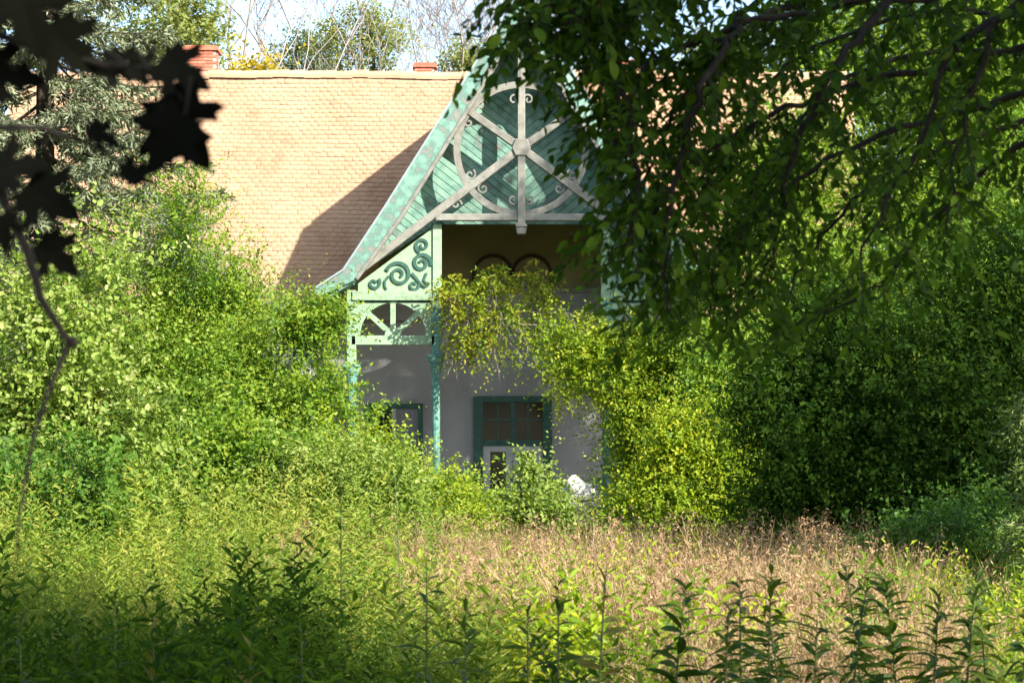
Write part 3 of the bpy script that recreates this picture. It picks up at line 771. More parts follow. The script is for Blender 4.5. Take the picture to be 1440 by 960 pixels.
# ------------------------------------------------------------------ spruce on the left
def spruce(name, label, X, Y, H, rad, seed, mat='needle', nb=150, z_low=1.0, nl=1.0):
    rng = np.random.default_rng(seed); t = thing(name, label, 'tree', (X, Y, 0))
    MB().tube([(X, Y, -.1), (X + .05, Y, H * .5), (X, Y, H)], [.24, .15, .02], 8).build('trunk', 'bark', t, smooth=True)
    wood = MB(); B, A, Nn, L, T = [], [], [], [], []
    for i in range(nb):
        z = z_low + (H - z_low) * (i + rng.uniform()) / nb; fr = 1 - (z / H); r = rad * (fr ** .75) * rng.uniform(.75, 1.1) + .15
        az = i * 2.399 + rng.normal() * .3; d = np.array([math.cos(az), math.sin(az), 0])
        s = np.linspace(0, 1, 8)
        pts = np.array([X, Y, z]) + d * (r * s)[:, None]; pts[:, 2] += r * (-.55 * s + .38 * s ** 2.2) 
        wood.tube(pts[::1], np.linspace(.035, .008, 8), 4)
        sd = np.array([-d[1], d[0], 0]); lt = np.clip(rng.normal(.42, .2), 0, 1)
        for j in range(int(15 + r * 19)):
            u = rng.uniform(.22, 1.0); p = np.array([np.interp(u, s, pts[:, c]) for c in range(3)])
            sg = rng.choice((-1, 1)); tw = rng.uniform(.25, .62) * (1.15 - u * .5)
            td = unit(sd * sg * rng.uniform(.5, 1) + d * .7 + np.array([0, 0, -rng.uniform(.15, .75)]))
            m = 11; q = (np.arange(m) + .5) / m
            bp = p + td * (tw * q)[:, None]; bp[:, 2] -= .22 * tw * q ** 2
            rr = rand_dir(m, rng)
            B.append(bp); A.append(unit(td * .8 + rr * .75)); Nn.append(rand_dir(m, rng)); L.append(rng.uniform(.10, .18, m) * nl); T.append(np.clip(lt + rng.normal(size=m) * .18, 0, 1))
    wood.build('branch', 'bark', t, smooth=True)
    B, A, Nn, L, T = map(np.concatenate, (B, A, Nn, L, T))
    child('crown', leaf_mesh('crown', (B, A, Nn, L, L * .24, T), mat), t)
    return t
spruce('spruce_tree', 'tall grey-green spruce with drooping branches in front of the roof end', at(60, 37), 37, 18.0, 4.0, 31, nb=230, z_low=3.0)
spruce('spruce_tree', 'second grey-green spruce behind the black maple leaves near the frame edge', at(-110, 33), 33, 13.0, 3.0, 32, nb=90, z_low=.6)

# ------------------------------------------------------------------ shrubs on the left
shrub('broadleaf_shrub', 'large pale-leaved maple shrub left of the other green bushes', 'shrub', at(85, 25), 25,
      [(0, 0, 3.0, 1.15, 1.0, 1.35), (-.4, .1, 1.6, 1.2, 1.0, 1.2), (.6, .1, 2.0, .9, .8, 1.1)], 'leaf_pale', 3400, 8, .105, .78, .5, 16, shape='fold', seed=41)
shrub('green_shrub', 'tall bright green shrub with upright shoots against the tiled roof', 'shrub', at(285, 34), 34,
      [(0, 0, 3.6, 1.0, .9, 2.3), (-.7, .1, 3.0, 1.0, .9, 2.4), (.55, 0, 3.6, .5, .5, 1.6)], 'leaf_bright', 5600, 10, .105, .52, .6, 16, up=.8, seed=42)
shrub('silver_shrub', 'silvery grey-leaved shrub between the spruce and the bright green shrub', 'shrub', at(258, 37), 37,
      [(0, 0, 4.9, .85, .7, 1.2), (1.0, 0, 3.9, .6, .55, .9), (0, 0, 3.0, .9, .8, 1.4)], 'leaf_silver', 2600, 10, .10, .4, .5, 12, seed=43)
shrub('green_shrub', 'rounded bright green bush covering the eave beside the porch', 'shrub', at(398, 32), 32,
      [(-.25, 0, 2.0, 1.2, 1.0, 1.6), (.32, -.1, 3.75, .5, .4, .30), (-.75, .1, 2.6, .9, .8, 1.4)], 'leaf_bright', 5600, 10, .105, .55, .5, 16, seed=44)
shrub('yellow_green_shrub', 'yellowish green bush sloping down in front of the porch column', 'shrub', at(545, 30), 30,
      [(-.40, 0, 1.25, .8, .8, 1.1), (.45, 0, .9, .8, .7, .8)], 'leaf_yellow', 3600, 10, .10, .52, .45, 14, seed=45)
shrub('green_shrub', 'low spreading green bush behind the tall weeds on the left', 'shrub', at(265, 27), 27,
      [(-.5, 0, 1.3, 1.3, 1.0, 1.15), (.9, 0, 1.2, 1.1, .9, 1.05)], 'leaf_bright', 4600, 9, .105, .6, .42, 16, seed=46)
shrub('green_shrub', 'bushy green undergrowth at the frame edge below the pale-leaved shrub', 'shrub', at(40, 22), 22,
      [(0, 0, .9, 1.2, .9, .9)], 'leaf_green', 2200, 9, .10, .6, .4, 12, seed=47)
shrub('green_shrub', 'light green bush with whitish shoot tips below the porch fan panel', 'shrub', at(455, 26), 26,
      [(0, 0, 1.15, .95, .8, 1.05), (.75, .1, .9, .7, .7, .75)], 'leaf_pale', 2800, 10, .095, .52, .5, 12, up=1.0, seed=48)

# ------------------------------------------------------------------ centre and right
shrub('yellow_shrub', 'tall yellow-green bush in front of the right half of the porch', 'shrub', at(925, 37), 37,
      [(.1, 0, 2.5, 1.05, 1.0, 1.7), (-1.35, .1, 3.6, .65, .5, .55), (.6, 0, 2.2, 1.0, .9, 1.7), (-.2, .1, 3.6, .9, .7, .7)], 'leaf_yellow', 6000, 10, .115, .5, .5, 16, seed=51)
shrub('yellow_shrub', 'yellow bush with golden leaves below the tall yellow-green one', 'shrub', at(960, 31), 31,
      [(0, 0, 1.25, .85, .8, 1.25), (.5, 0, 1.7, .6, .5, .9)], 'leaf_yellow', 2800, 10, .10, .52, .4, 12, seed=52)
shrub('sapling', 'pale green young saplings growing before the porch door', 'shrub', at(755, 31), 31,
      [(0, 0, .75, .5, .5, .6), (-.12, 0, 1.45, .16, .16, .4), (.28, 0, 1.0, .2, .2, .4), (-.5, 0, .7, .4, .4, .5), (.75, 0, .5, .4, .4, .4)], 'leaf_pale', 1200, 9, .11, .6, .4, 8, up=1.0, seed=53)
shrub('green_shrub', 'mid green bush between the yellow bush and the dark shrub', 'shrub', at(1045, 33), 33,
      [(0, 0, 2.3, .9, .8, 1.9)], 'leaf_bright', 2600, 10, .11, .52, .5, 14, seed=54)
shrub('roadside_tree', 'sunlit green tree half hidden behind the hanging leaves', 'tree', 8.0, 39.3,
      [(0, 0, 7.0, 2.2, 2.0, 3.2), (1.6, 0, 5.2, 1.6, 1.4, 3.0), (-1.6, -.2, 4.6, 1.9, 1.4, 2.6), (-.6, -.5, 3.0, 2.0, 1.2, 2.0)], 'leaf_bright', 8500, 9, .145, .52, .65, 16, seed=55, r0=.09)
shrub('roadside_tree', 'sunlit light green tree in front of the roof, behind the hanging leaves', 'tree', at(1085, 36), 36,
      [(0, 0, 4.6, 1.25, 1.1, 2.6), (.9, 0, 4.0, 1.1, 1.0, 2.2), (-.5, 0, 3.2, 1.0, .9, 1.9), (.3, 0, 6.6, .8, .8, 1.2)], 'leaf_bright', 5200, 9, .12, .52, .6, 16, seed=60, r0=.08)
shrub('roadside_tree', 'sunlit green tree at the frame edge above the dark shrubs', 'tree', at(1440, 33), 33,
      [(0, 0, 4.6, 1.7, 1.4, 2.6), (-1.2, 0, 3.6, 1.2, 1.0, 1.8)], 'leaf_bright', 5200, 9, .12, .52, .6, 16, seed=59, r0=.08)
shrub('dark_shrub', 'large dark green shrub in shade right of the yellow bush', 'shrub', at(1140, 25.5), 25.5,
      [(0, 0, 1.5, .9, .9, 1.4), (.8, 0, 1.9, .8, .8, 1.3), (-.45, .1, 1.0, .6, .7, .9), (.2, .1, 3.0, .55, .5, .9), (-.5, .2, 2.5, .4, .4, .6)], 'leaf_shrub_shaded', 5600, 9, .10, .58, .42, 16, seed=56)
shrub('dark_shrub', 'large dark green shrub in shade at the edge of the frame', 'shrub', at(1370, 25), 25,
      [(0, 0, 1.7, 1.1, 1.0, 1.6), (.8, 0, 1.6, 1.0, .9, 1.6), (-.7, 0, 2.0, .8, .8, 1.2), (-.2, .2, 3.4, .6, .6, 1.0), (.6, .1, 3.6, .6, .6, 1.2)], 'leaf_shrub_shaded', 6200, 9, .10, .58, .42, 18, seed=57)
shrub('green_shrub', 'low leafy green bush at the foot of the dark shrubs', 'shrub', at(1370, 20), 20,
      [(0, 0, .75, .95, .7, .75), (-.8, .2, .55, .6, .5, .5)], 'leaf_green', 2200, 9, .085, .6, .35, 12, seed=58)

spruce('young_spruce', 'young spruce at the frame edge with fresh lit branch tips', at(1560, 18), 18, 4.0, 1.2, 33, 'needle_fresh', 60, .3, .5)

# vine hanging across the porch front
def vine():
    rng = np.random.default_rng(61); t = thing('climbing_vine', 'yellow-green climbing vine hanging in clumps across the porch opening', 'vine', (UX - 1.70, 43.3, 0))
    spots = [(640, 410, 34), (690, 400, 36), (735, 395, 36), (660, 445, 30), (705, 440, 34), (760, 425, 30), (640, 480, 26), (690, 480, 26), (735, 470, 26), (775, 465, 30),
             (790, 490, 34), (800, 440, 18), (630, 440, 22), (820, 500, 30), (850, 480, 30), (800, 555, 24), (840, 560, 22)]
    lb = []
    for (x, y, r) in spots:
        Yv = 42.35 + rng.normal() * .15; p = P(x, y, Yv); rr = r / 70
        lb.append((p.x, p.y, p.z, rr, rr * .7, rr * .75))
    lb = np.array(lb); m = MB()
    base = np.array([UX - 1.70, 43.3, -.05])
    trunkpts = wobble(rng, base, (UX - 1.72, 43.25, 4.9), 12, .02); m.tube([(UX - 1.72, 43.25, 4.88), (UX - 1.55, 42.95, 5.0), (UX - 1.5, 42.6, 5.0)], [.03, .028, .026], 5); m.tube(trunkpts, np.linspace(.05, .03, 12), 6)
    m.tube(wobble(rng, (UX - 1.5, 42.6, 5.0), P(860, 470, 42.4), 16, .06), np.linspace(.03, .012, 16), 5)
    m.tube(wobble(rng, (UX + 1.75, 42.55, 0), P(850, 470, 42.4), 10, .05), np.linspace(.04, .02, 10), 5)
    for l in lb:
        k = rng.uniform(0, .9); a = np.array((UX - 1.5, 42.6, 5.0)) * (1 - k) + np.array(P(860, 470, 42.4)) * k
        m.tube(wobble(rng, a, l[:3], 6, .05), np.linspace(.014, .006, 6), 4)
        for _ in range(3):
            e = l[:3] + np.array([rng.normal() * .2, rng.normal() * .1, -rng.uniform(.3, .9)])
            m.tube(wobble(rng, l[:3], e, 5, .04), np.linspace(.007, .003, 5), 3)
    m.build('stem', 'pale_bark', t, smooth=True)
    child('foliage', leaf_mesh('foliage', shoots(rng, np.vstack([sublobes(rng, lb, 5, (.3, .5)), lb * np.array([1, 1, 1, .4, .4, .4])]), 820, 10, .115, .45, .40, up=-.1, droop=.7), 'leaf_vine'), t)
vine()

# ------------------------------------------------------------------ unseen trees around the view
SHARED = {}
def shade_tree(name, label, X, Y, zc, r, n, seed, mat='leaf_shade', rz=None):
    rng = np.random.default_rng(seed); t = thing(name, label, 'tree', (X, Y, 0), 'broad trees around the viewpoint')
    if not SHARED:
        l0 = np.array([(0, 0, 0, 3.0, 3.0, 3.0)]); s0 = np.vstack([sublobes(rng, l0, 34, (.28, .42)), l0 * np.array([1, 1, 1, .6, .6, .6])])
        SHARED['m'] = leaf_mesh('crown', shoots(rng, s0, 3400, 9, .16, .6, .65), 'leaf_shade')
    lb = np.array([(X, Y, zc, r, r, rz or r)]); sub = np.vstack([sublobes(rng, lb, 34, (.28, .42)), lb * np.array([1, 1, 1, .6, .6, .6])])
    m = MB().tube(wobble(rng, (X, Y, -.1), (X, Y, zc), 7, .06), np.linspace(.26, .12, 7), 9)
    m.build('trunk', 'bark', t, smooth=True)
    stems(rng, (X, Y, zc * .5), sub, .07, 8).build('branch', 'bark', t, smooth=True)
    o = link('crown', SHARED['m'], t); o.location = (0, 0, zc); o.scale = (r / 3, r / 3, (rz or r) / 3); o.rotation_euler = (0, 0, seed * 1.1)
shade_tree('shade_tree', 'broad tree outside the frame whose shadow darkens the near weeds', 8.2, -2.0, 9.2, 3.4, 4300, 71)
shade_tree('shade_tree', 'slender tree outside the frame whose shadow crosses the feathery weeds', 6.2, 3.0, 9.9, 2.1, 4200, 75)
shade_tree('shade_tree', 'broad tree outside the frame whose shadow darkens the big shrubs', 14.6, 13.6, 10.0, 2.9, 2300, 72)
shade_tree('shade_tree', 'unseen tall tree added beyond the frame edge to keep the porch wall in shade', 10.2, 34.0, 14.0, 1.9, 2600, 76, 'leaf_bright')  # crown added to block the sun from the porch wall
shade_tree('shade_tree', 'unseen tree added outside the frame to cut sky light on the weeds on the left', -4.2, 7.6, 7.8, 3.1, 4200, 74)  # crown added to cut sky light over the lower left
shade_tree('shade_tree', 'unseen tree added over the viewpoint, its crown shading the hanging twig', -.8, -1.2, 6.4, 3.2, 5200, 73, rz=2.2)  # canopy added overhead to darken the close maple leaves

# ------------------------------------------------------------------ the overhanging tree: boughs come in from the upper right
def lance_mesh(name, mat, L=1.0, W=.42, droop=.25, fold=.10, n=5):
    vs, fs = [], []
    for i in range(n + 1):
        t = i / n; w_ = W * .5 * math.sin(math.pi * min(1, t * .92 + .06)) ** .8 * (1 if t < 1 else 0); z = -droop * t * t * L
        vs += [(t * L, w_, z + fold * w_), (t * L, 0, z), (t * L, -w_, z + fold * w_)]
    for i in range(n):
        a = i * 3; b = a + 3
        fs += [(a, a + 1, b + 1, b), (a + 1, a + 2, b + 2, b + 1)]
    me = bpy.data.meshes.new(name); me.from_pydata(vs, [], fs); me.update(); me.materials.append(MAT[mat])
    return me

def overhang():
    rng = np.random.default_rng(81); X0, Y0 = 4.1, 6.2
    t = thing('overhanging_tree', 'dark leafy tree whose drooping boughs hang across the upper right', 'tree', (X0, Y0, 0))
    MB().tube(wobble(rng, (X0, Y0, -.1), (X0 - .2, Y0, 6.2), 8, .05), np.linspace(.20, .09, 8), 10).build('trunk', 'bark', t, smooth=True)
    lines = [
        [(1480, -70, 7.4), (1250, -60, 7.2), (1000, -50, 7.0), (850, -30, 6.9), (770, 0, 6.8), (735, 35, 6.8)],
        [(1480, -20, 7.2), (1250, 0, 7.0), (1050, 30, 6.9), (920, 80, 6.8), (880, 150, 6.7), (862, 220, 6.7)],
        [(1480, 60, 7.6), (1280, 100, 7.4), (1100, 150, 7.2), (980, 220, 7.0), (915, 310, 6.9), (890, 400, 6.9)],
        [(1480, 120, 7.0), (1300, 170, 7.0), (1150, 230, 6.9), (1050, 300, 6.8), (1000, 400, 6.8)],
        [(1480, 0, 6.6), (1330, 60, 6.5), (1300, 200, 6.5), (1230, 310, 6.5), (1190, 420, 6.5)],
        [(1480, 180, 7.8), (1380, 240, 7.8), (1300, 320, 7.7), (1240, 400, 7.7), (1150, 450, 7.7)],
        [(1480, -60, 6.4), (1390, 40, 6.4), (1360, 160, 6.4), (1330, 330, 6.4)],
        [(1250, -60, 7.2), (1120, 0, 7.1), (1010, 60, 7.1), (940, 180, 7.0), (885, 300, 7.0)],
        [(1000, -50, 7.0), (900, 0, 7.2), (840, 20, 7.2), (800, 40, 7.2)],
        [(1480, 30, 8.0), (1300, 10, 8.0), (1150, 60, 7.9), (1060, 130, 7.9), (990, 330, 7.9)],
        [(850, -30, 6.9), (840, 20, 6.6), (875, 120, 6.6), (895, 240, 6.6), (885, 370, 6.6)],
        [(1050, 30, 6.9), (1000, 90, 6.7), (960, 200, 6.6), (930, 330, 6.6), (940, 440, 6.6)],
        [(1250, 0, 7.0), (1180, 80, 6.8), (1120, 200, 6.8), (1090, 330, 6.8), (1060, 420, 6.8)],
        [(1480, 90, 9.0), (1330, 60, 8.9), (1180, 110, 8.8), (1080, 220, 8.7), (1010, 350, 8.7), (960, 440, 8.7)],
        [(1480, -20, 9.2), (1300, -30, 9.0), (1120, 30, 8.9), (990, 110, 8.8), (930, 250, 8.8), (905, 400, 8.8)],
        [(1480, 160, 8.6), (1340, 200, 8.6), (1220, 260, 8.5), (1140, 350, 8.5), (1100, 440, 8.5)],
        [(1120, -40, 8.0), (1040, 20, 8.0), (990, 80, 7.9), (900, 130, 7.9), (880, 230, 7.9)],
        [(1180, 110, 8.8), (1130, 180, 8.5), (1060, 250, 8.4), (1040, 350, 8.4), (1020, 460, 8.4)],
        [(900, 0, 7.2), (860, 60, 7.0), (850, 100, 7.0), (860, 180, 7.0)],
        [(900, -40, 6.9), (830, -45, 6.5), (785, -20, 6.5), (755, 15, 6.5)],
        [(1000, -60, 6.8), (880, -30, 6.4), (810, -15, 6.4), (800, 35, 6.4)],
        [(850, -60, 6.6), (760, -45, 6.5), (725, -25, 6.5), (712, 10, 6.5)],
        [(1000, -50, 7.0), (890, -20, 6.7), (800, -10, 6.6), (745, 20, 6.6)],
    ]
    hubs = [np.array([X0 - .2, Y0, z]) for z in (4.6, 4.2, 3.9, 3.6, 4.3, 3.3, 4.5, 5.0, 5.2, 4.0, 4, 4, 4, 4.5, 5, 3.6, 4, 4, 4, 4, 4, 4, 4)]
    B, A, Nn, L = [], [], [], []
    for ln, hub in zip(lines, hubs):
        pts = np.array([P(*q) for q in ln]); pts = np.vstack([hub, pts]) if ln[0][0] > 1400 else pts
        # smooth by interpolation
        u = np.linspace(0, len(pts) - 1, len(pts) * 5); pts = np.stack([np.interp(u, np.arange(len(pts)), pts[:, c]) for c in range(3)], -1)
        ker = np.array([.25, .5, .25])
        for _ in range(3):
            pts[1:-1] = .25 * pts[:-2] + .5 * pts[1:-1] + .25 * pts[2:]
        pts[1:-1] += rng.normal(size=pts[1:-1].shape) * .008
        bo = MB().tube(pts, np.linspace(.016, .003, len(pts)), 6).build('bough', 'dark_bark', t, smooth=True)
        tw = MB(); seg = np.linalg.norm(np.diff(pts, axis=0), axis=1); cum = np.concatenate([[0], np.cumsum(seg)])
        s = 0 if ln[0][0] < 1400 else seg[:4].sum()
        while s < cum[-1]:
            p = np.array([np.interp(s, cum, pts[:, c]) for c in range(3)])
            ang = rng.uniform(0, 6.28); d = unit(np.array([math.cos(ang) * .7 - .15, math.sin(ang) * .8, -rng.uniform(.1, 1.1)]))
            ln_ = rng.uniform(.10, .34); n = max(5, int(ln_ / .017)); q = np.linspace(0, 1, n)
            tp = p + d * (ln_ * q)[:, None]; tp[:, 2] -= .35 * ln_ * q ** 2
            tw.tube(tp[::2] if n > 4 else tp, np.linspace(.0032, .0012, len(tp[::2] if n > 4 else tp)), 3)
            e1 = unit(np.cross(d, [0.1, .2, 1])); sg = np.where(np.arange(n) % 2, 1, -1)[:, None]
            B.append(tp[1:]); A.append(unit(e1 * sg + d * .75 + np.array([0, 0, -.4]) + rng.normal(size=(n, 3)) * .45)[1:])
            Nn.append(unit(np.array([.1, -.45, .8]) + rng.normal(size=(n, 3)) * .45)[1:]); L.append(rng.uniform(.032, .064, n)[1:])
            s += rng.uniform(.013, .038) * (1.9 if proj(p)[0] > 1130 else 1.15)
        tw.build('twig', 'dark_bark', bo)
    B, A, Nn, L = map(np.concatenate, (B, A, Nn, L))
    order = np.argsort(B[:, 1] / L); big, rest = [], []
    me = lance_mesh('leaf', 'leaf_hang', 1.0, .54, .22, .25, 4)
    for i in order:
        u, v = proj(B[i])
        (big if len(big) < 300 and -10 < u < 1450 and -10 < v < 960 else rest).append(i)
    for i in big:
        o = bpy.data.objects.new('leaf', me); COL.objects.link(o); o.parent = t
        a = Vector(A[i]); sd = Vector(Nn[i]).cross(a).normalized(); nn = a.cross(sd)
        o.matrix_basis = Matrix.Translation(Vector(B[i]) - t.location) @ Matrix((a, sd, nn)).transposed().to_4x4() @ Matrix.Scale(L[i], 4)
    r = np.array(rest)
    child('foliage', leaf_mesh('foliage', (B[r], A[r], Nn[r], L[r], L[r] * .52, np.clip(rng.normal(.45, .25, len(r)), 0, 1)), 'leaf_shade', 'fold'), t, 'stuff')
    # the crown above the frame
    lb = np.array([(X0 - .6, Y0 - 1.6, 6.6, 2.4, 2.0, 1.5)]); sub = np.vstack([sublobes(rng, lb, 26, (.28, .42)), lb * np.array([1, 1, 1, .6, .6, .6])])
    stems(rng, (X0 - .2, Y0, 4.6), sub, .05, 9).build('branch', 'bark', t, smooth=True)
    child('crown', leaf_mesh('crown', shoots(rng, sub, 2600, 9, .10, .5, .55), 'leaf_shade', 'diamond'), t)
overhang()

# ------------------------------------------------------------------ the maple twig close to the camera, its shade put into near-black colours
def maple_mesh():
    half = [(0, 0), (.10, .02), (.34, -.10), (.30, .06), (.52, .08), (.44, .20), (.40, .30), (.60, .40), (.66, .52), (.50, .52), (.48, .62), (.30, .50), (.20, .46), (.24, .62), (.30, .74), (.18, .76), (.12, .92), (.0, 1.08)]
    out = [(x, y) for x, y in half] + [(-x, y) for x, y in half[-2:0:-1]]
    vs = [(0, .33, 0)] + [(x, y, .16 * x * x - .12 * (y - .3) ** 2 + .05 * abs(x)) for x, y in out]
    n = len(out); fs = [(0, 1 + i, 1 + (i + 1) % n) for i in range(n)]
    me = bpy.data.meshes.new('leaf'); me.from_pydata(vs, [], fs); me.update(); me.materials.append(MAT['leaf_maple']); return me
def maple_twig():
    rng = np.random.default_rng(91)
    t = thing('maple_twig', 'near-black maple twig with big lobed leaves hanging close in the upper left', 'twig', P(-60, -80, 2.6))
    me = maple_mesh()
    L = [(262, 190, 128, 150, .1), (232, 205, 105, 215, .5), (262, 105, 88, 120, .9), (40, 30, 120, 160, .4), (105, 75, 100, 130, .5), (20, 105, 95, 100, .5), (178, 100, 80, 110, 1.1), (215, 100, 70, 100, 1.2),
         (30, 235, 95, 80, 1.1), (75, 285, 100, 120, .8), (85, 365, 80, 130, .9), (200, 240, 60, 60, 1.4), (5, 330, 60, 170, .8), (150, 195, 60, 115, 1.5)]
    st = MB()
    st.tube([P(-60, -80, 2.6), P(-30, 120, 2.6), P(5, 280, 2.58), (P(38, 350, 2.57)), P(58, 420, 2.56), P(97, 482, 2.56), P(70, 545, 2.56), P(45, 620, 2.57), P(28, 720, 2.58), P(22, 790, 2.58)],
            [.0085, .0080, .0074, .0066, .0058, .0050, .0033, .0027, .0021, .0014], 7)
    st.tube([P(-30, 40, 2.6), P(60, 70, 2.58), P(150, 92, 2.57), P(235, 98, 2.56), P(255, 140, 2.55)], [.006, .005, .004, .003, .002], 6)
    st.tube([P(-10, 180, 2.6), P(60, 180, 2.62), P(130, 205, 2.63), P(225, 262, 2.64)], [.005, .004, .003, .0015], 5)
    st.tube([P(97, 482, 2.56), P(104, 478, 2.555), P(106, 488, 2.55)], [.006, .006, .003], 5)
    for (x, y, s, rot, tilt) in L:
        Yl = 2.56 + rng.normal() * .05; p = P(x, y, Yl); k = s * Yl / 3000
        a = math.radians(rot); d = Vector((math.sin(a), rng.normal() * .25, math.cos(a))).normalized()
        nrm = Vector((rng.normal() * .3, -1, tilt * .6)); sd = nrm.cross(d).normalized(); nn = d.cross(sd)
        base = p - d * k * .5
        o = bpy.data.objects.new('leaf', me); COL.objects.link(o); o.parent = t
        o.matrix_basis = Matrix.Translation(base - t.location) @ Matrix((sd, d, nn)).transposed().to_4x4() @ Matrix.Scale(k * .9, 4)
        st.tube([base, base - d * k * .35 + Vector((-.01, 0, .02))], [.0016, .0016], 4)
    st.build('stem', 'dark_bark', t, smooth=True)
maple_twig()

# ------------------------------------------------------------------ meadow: dry grass, green weeds
def grass(name, label, boxes, mat, hmin, hmax, seed, wid=.007, bend=.35, plume=False):
    rng = np.random.default_rng(seed); V, Fc, T = [], [], []; nb = 0
    for (px0, px1, Y0, Y1, n, hs, tb) in boxes:
        Y = Y0 + (Y1 - Y0) * rng.uniform(size=n) ; px = rng.uniform(px0, px1, n); X = (px - 720) * Y / 3000
        cl = np.sin(X * 2.1 + seed) * np.cos(Y * 1.3 + seed * 2) + .5 * np.sin(X * 5.3 + Y * 3.1)
        keep = rng.uniform(size=n) < .60 + .45 * cl; X, Y, cl = X[keep], Y[keep], cl[keep]; m = len(X)
        h = rng.uniform(hmin, hmax, m) * hs * (1 + .16 * cl); ang = rng.uniform(0, 6.28, m); bd = h * bend * rng.uniform(.2, 1.3, m)
        dx, dy = np.cos(ang), np.sin(ang); w = wid * rng.uniform(.6, 1.5, m)
        sx, sy = -dy * w, dx * w
        b0 = np.stack([X + sx, Y + sy, np.full(m, -.06)], -1); b1 = np.stack([X - sx, Y - sy, np.full(m, -.06)], -1)
        mx, my, mz = X + dx * bd * .3, Y + dy * bd * .3, h * .6
        m0 = np.stack([mx + sx * .8, my + sy * .8, mz], -1); m1 = np.stack([mx - sx * .8, my - sy * .8, mz], -1)
        tp = np.stack([X + dx * bd, Y + dy * bd, h], -1)
        V.append(np.stack([b0, b1, m0, m1, tp], 1).reshape(-1, 3))
        f = np.array([(0, 1, 3), (0, 3, 2), (2, 3, 4)])[None] + (nb + np.arange(m) * 5)[:, None, None]; nb += m * 5
        Fc.append(f.reshape(-1, 3)); T.append(np.repeat(np.clip(tb + rng.normal(size=m) * .2 + .1 * cl, 0, 1), 3))
        if plume:
            q = np.flatnonzero((rng.uniform(size=m) < .22) & (h > .5)); j = 8; N_ = len(q) * j
            pb = np.repeat(tp[q], j, 0) + rng.normal(size=(N_, 3)) * np.array([.022, .022, .05]) - np.array([0, 0, .04])
            pv, pf, pk = blades(pb, unit(rng.normal(size=(N_, 3)) + np.array([0, 0, .8])), rand_dir(N_, rng), rng.uniform(.025, .055, N_), rng.uniform(.009, .018, N_))
            V.append(pv); Fc.append(pf + nb); nb += len(pv); T.append(np.repeat(np.clip(rng.normal(.35, .25, N_), 0, 1), pk))
    o = link(name, mesh_np(name, np.concatenate(V), np.concatenate(Fc), mat, np.concatenate(T)), None, 'stuff')
    o['label'] = label; o['category'] = 'grass'
grass('dry_grass', 'dry tan meadow grass in the sunlit strip before the shrubs',
      [(600, 1330, 13.5, 19, 22000, .95, .45), (560, 1300, 19, 27, 18000, 1.05, .4), (860, 1340, 10.0, 13.5, 11000, .78, .5), (380, 640, 17, 26, 4500, 1.0, .35)], 'grass_dry', .25, 1.0, 101, bend=.8, plume=True)
grass('green_grass', 'green and yellowish grass growing through the whole meadow',
      [(-60, 640, 11, 16, 6000, .8, .35), (-80, 700, 16, 24, 7000, .9, .5), (600, 1500, 10, 18, 8000, .7, .5), (1150, 1520, 16, 24, 6000, .95, .4), (-100, 1540, 7, 10, 5000, .45, .2)], 'grass_green', .35, 1.0, 102, wid=.008, bend=.8)

def weeds_mass(name, label, boxes, mat, seed, leaf, wid):
    """upright stems set with narrow leaves, too many and too small to count"""
    rng = np.random.default_rng(seed); arrs = []; stm = []
    for (px0, px1, Y0, Y1, n, h0, h1, per) in boxes:
        nc = max(3, n // 14); cY = rng.uniform(Y0, Y1, nc); cX = (rng.uniform(px0, px1, nc) - 720) * cY / 3000; ch = rng.uniform(h0, h1, nc); ct = rng.normal(.45, .24, nc)
        ci = rng.integers(0, nc, n); X = cX[ci] + rng.normal(size=n) * .16; Y = cY[ci] + rng.normal(size=n) * .2; h = ch[ci] * rng.uniform(.45, 1.12, n)
        lean = rng.normal(size=(n, 2)) * .16
        t = .25 + .75 * (np.arange(per) + .5) / per
        pos = np.stack([X[:, None] + lean[:, :1] * h[:, None] * t[None] ** 2, Y[:, None] + lean[:, 1:] * h[:, None] * t[None] ** 2, h[:, None] * t[None]], -1)
        ang = np.arange(per)[None] * 2.4 + rng.uniform(0, 6.28, n)[:, None]
        al = np.stack([np.cos(ang), np.sin(ang), .75 - .5 * (1 - t)[None] + rng.normal(size=(n, per)) * .25], -1)
        nm = unit(np.array([.3, -.5, .8]) + rng.normal(size=(n, per, 3)) * .4)
        L = leaf * rng.uniform(.6, 1.2, (n, per)) * (1.1 - .55 * t[None]) * np.exp(rng.normal(0, .33, nc))[ci][:, None]
        tn = np.clip((ct[ci] * 1.25 - .1 + rng.normal(size=n) * .12)[:, None] + .25 * (t[None] - .5) + rng.normal(size=(n, per)) * .12, 0, 1)
        arrs.append((pos.reshape(-1, 3), al.reshape(-1, 3), nm.reshape(-1, 3), L.ravel(), (L * wid).ravel(), tn.ravel()))
        # stems as thin upright blades of the same mass
        sb = np.stack([X, Y, np.full(n, -.05)], -1); sa = np.stack([lean[:, 0], lean[:, 1], np.ones(n)], -1)
        stm.append((sb, sa, rand_dir(n, rng), h, np.full(n, .012), np.full(n, .1)))
    arr = tuple(np.concatenate([a[i] for a in arrs]) for i in range(6))
    b, a, nm, L, W, tn = arr; v1, f1, k1 = blades(b, a, nm, L, W)
    b, a, nm, L, W, tn2 = tuple(np.concatenate([q[i] for q in stm]) for i in range(6)); v2, f2, k2 = blades(b, a, nm, L, W, 'strip')
    o = link(name, mesh_np(name, np.vstack([v1, v2]), np.vstack([f1, f2 + len(v1)]), mat, np.concatenate([np.repeat(tn, k1), np.repeat(tn2, k2)])), None, 'stuff'); o['label'] = label; o['category'] = 'weeds'
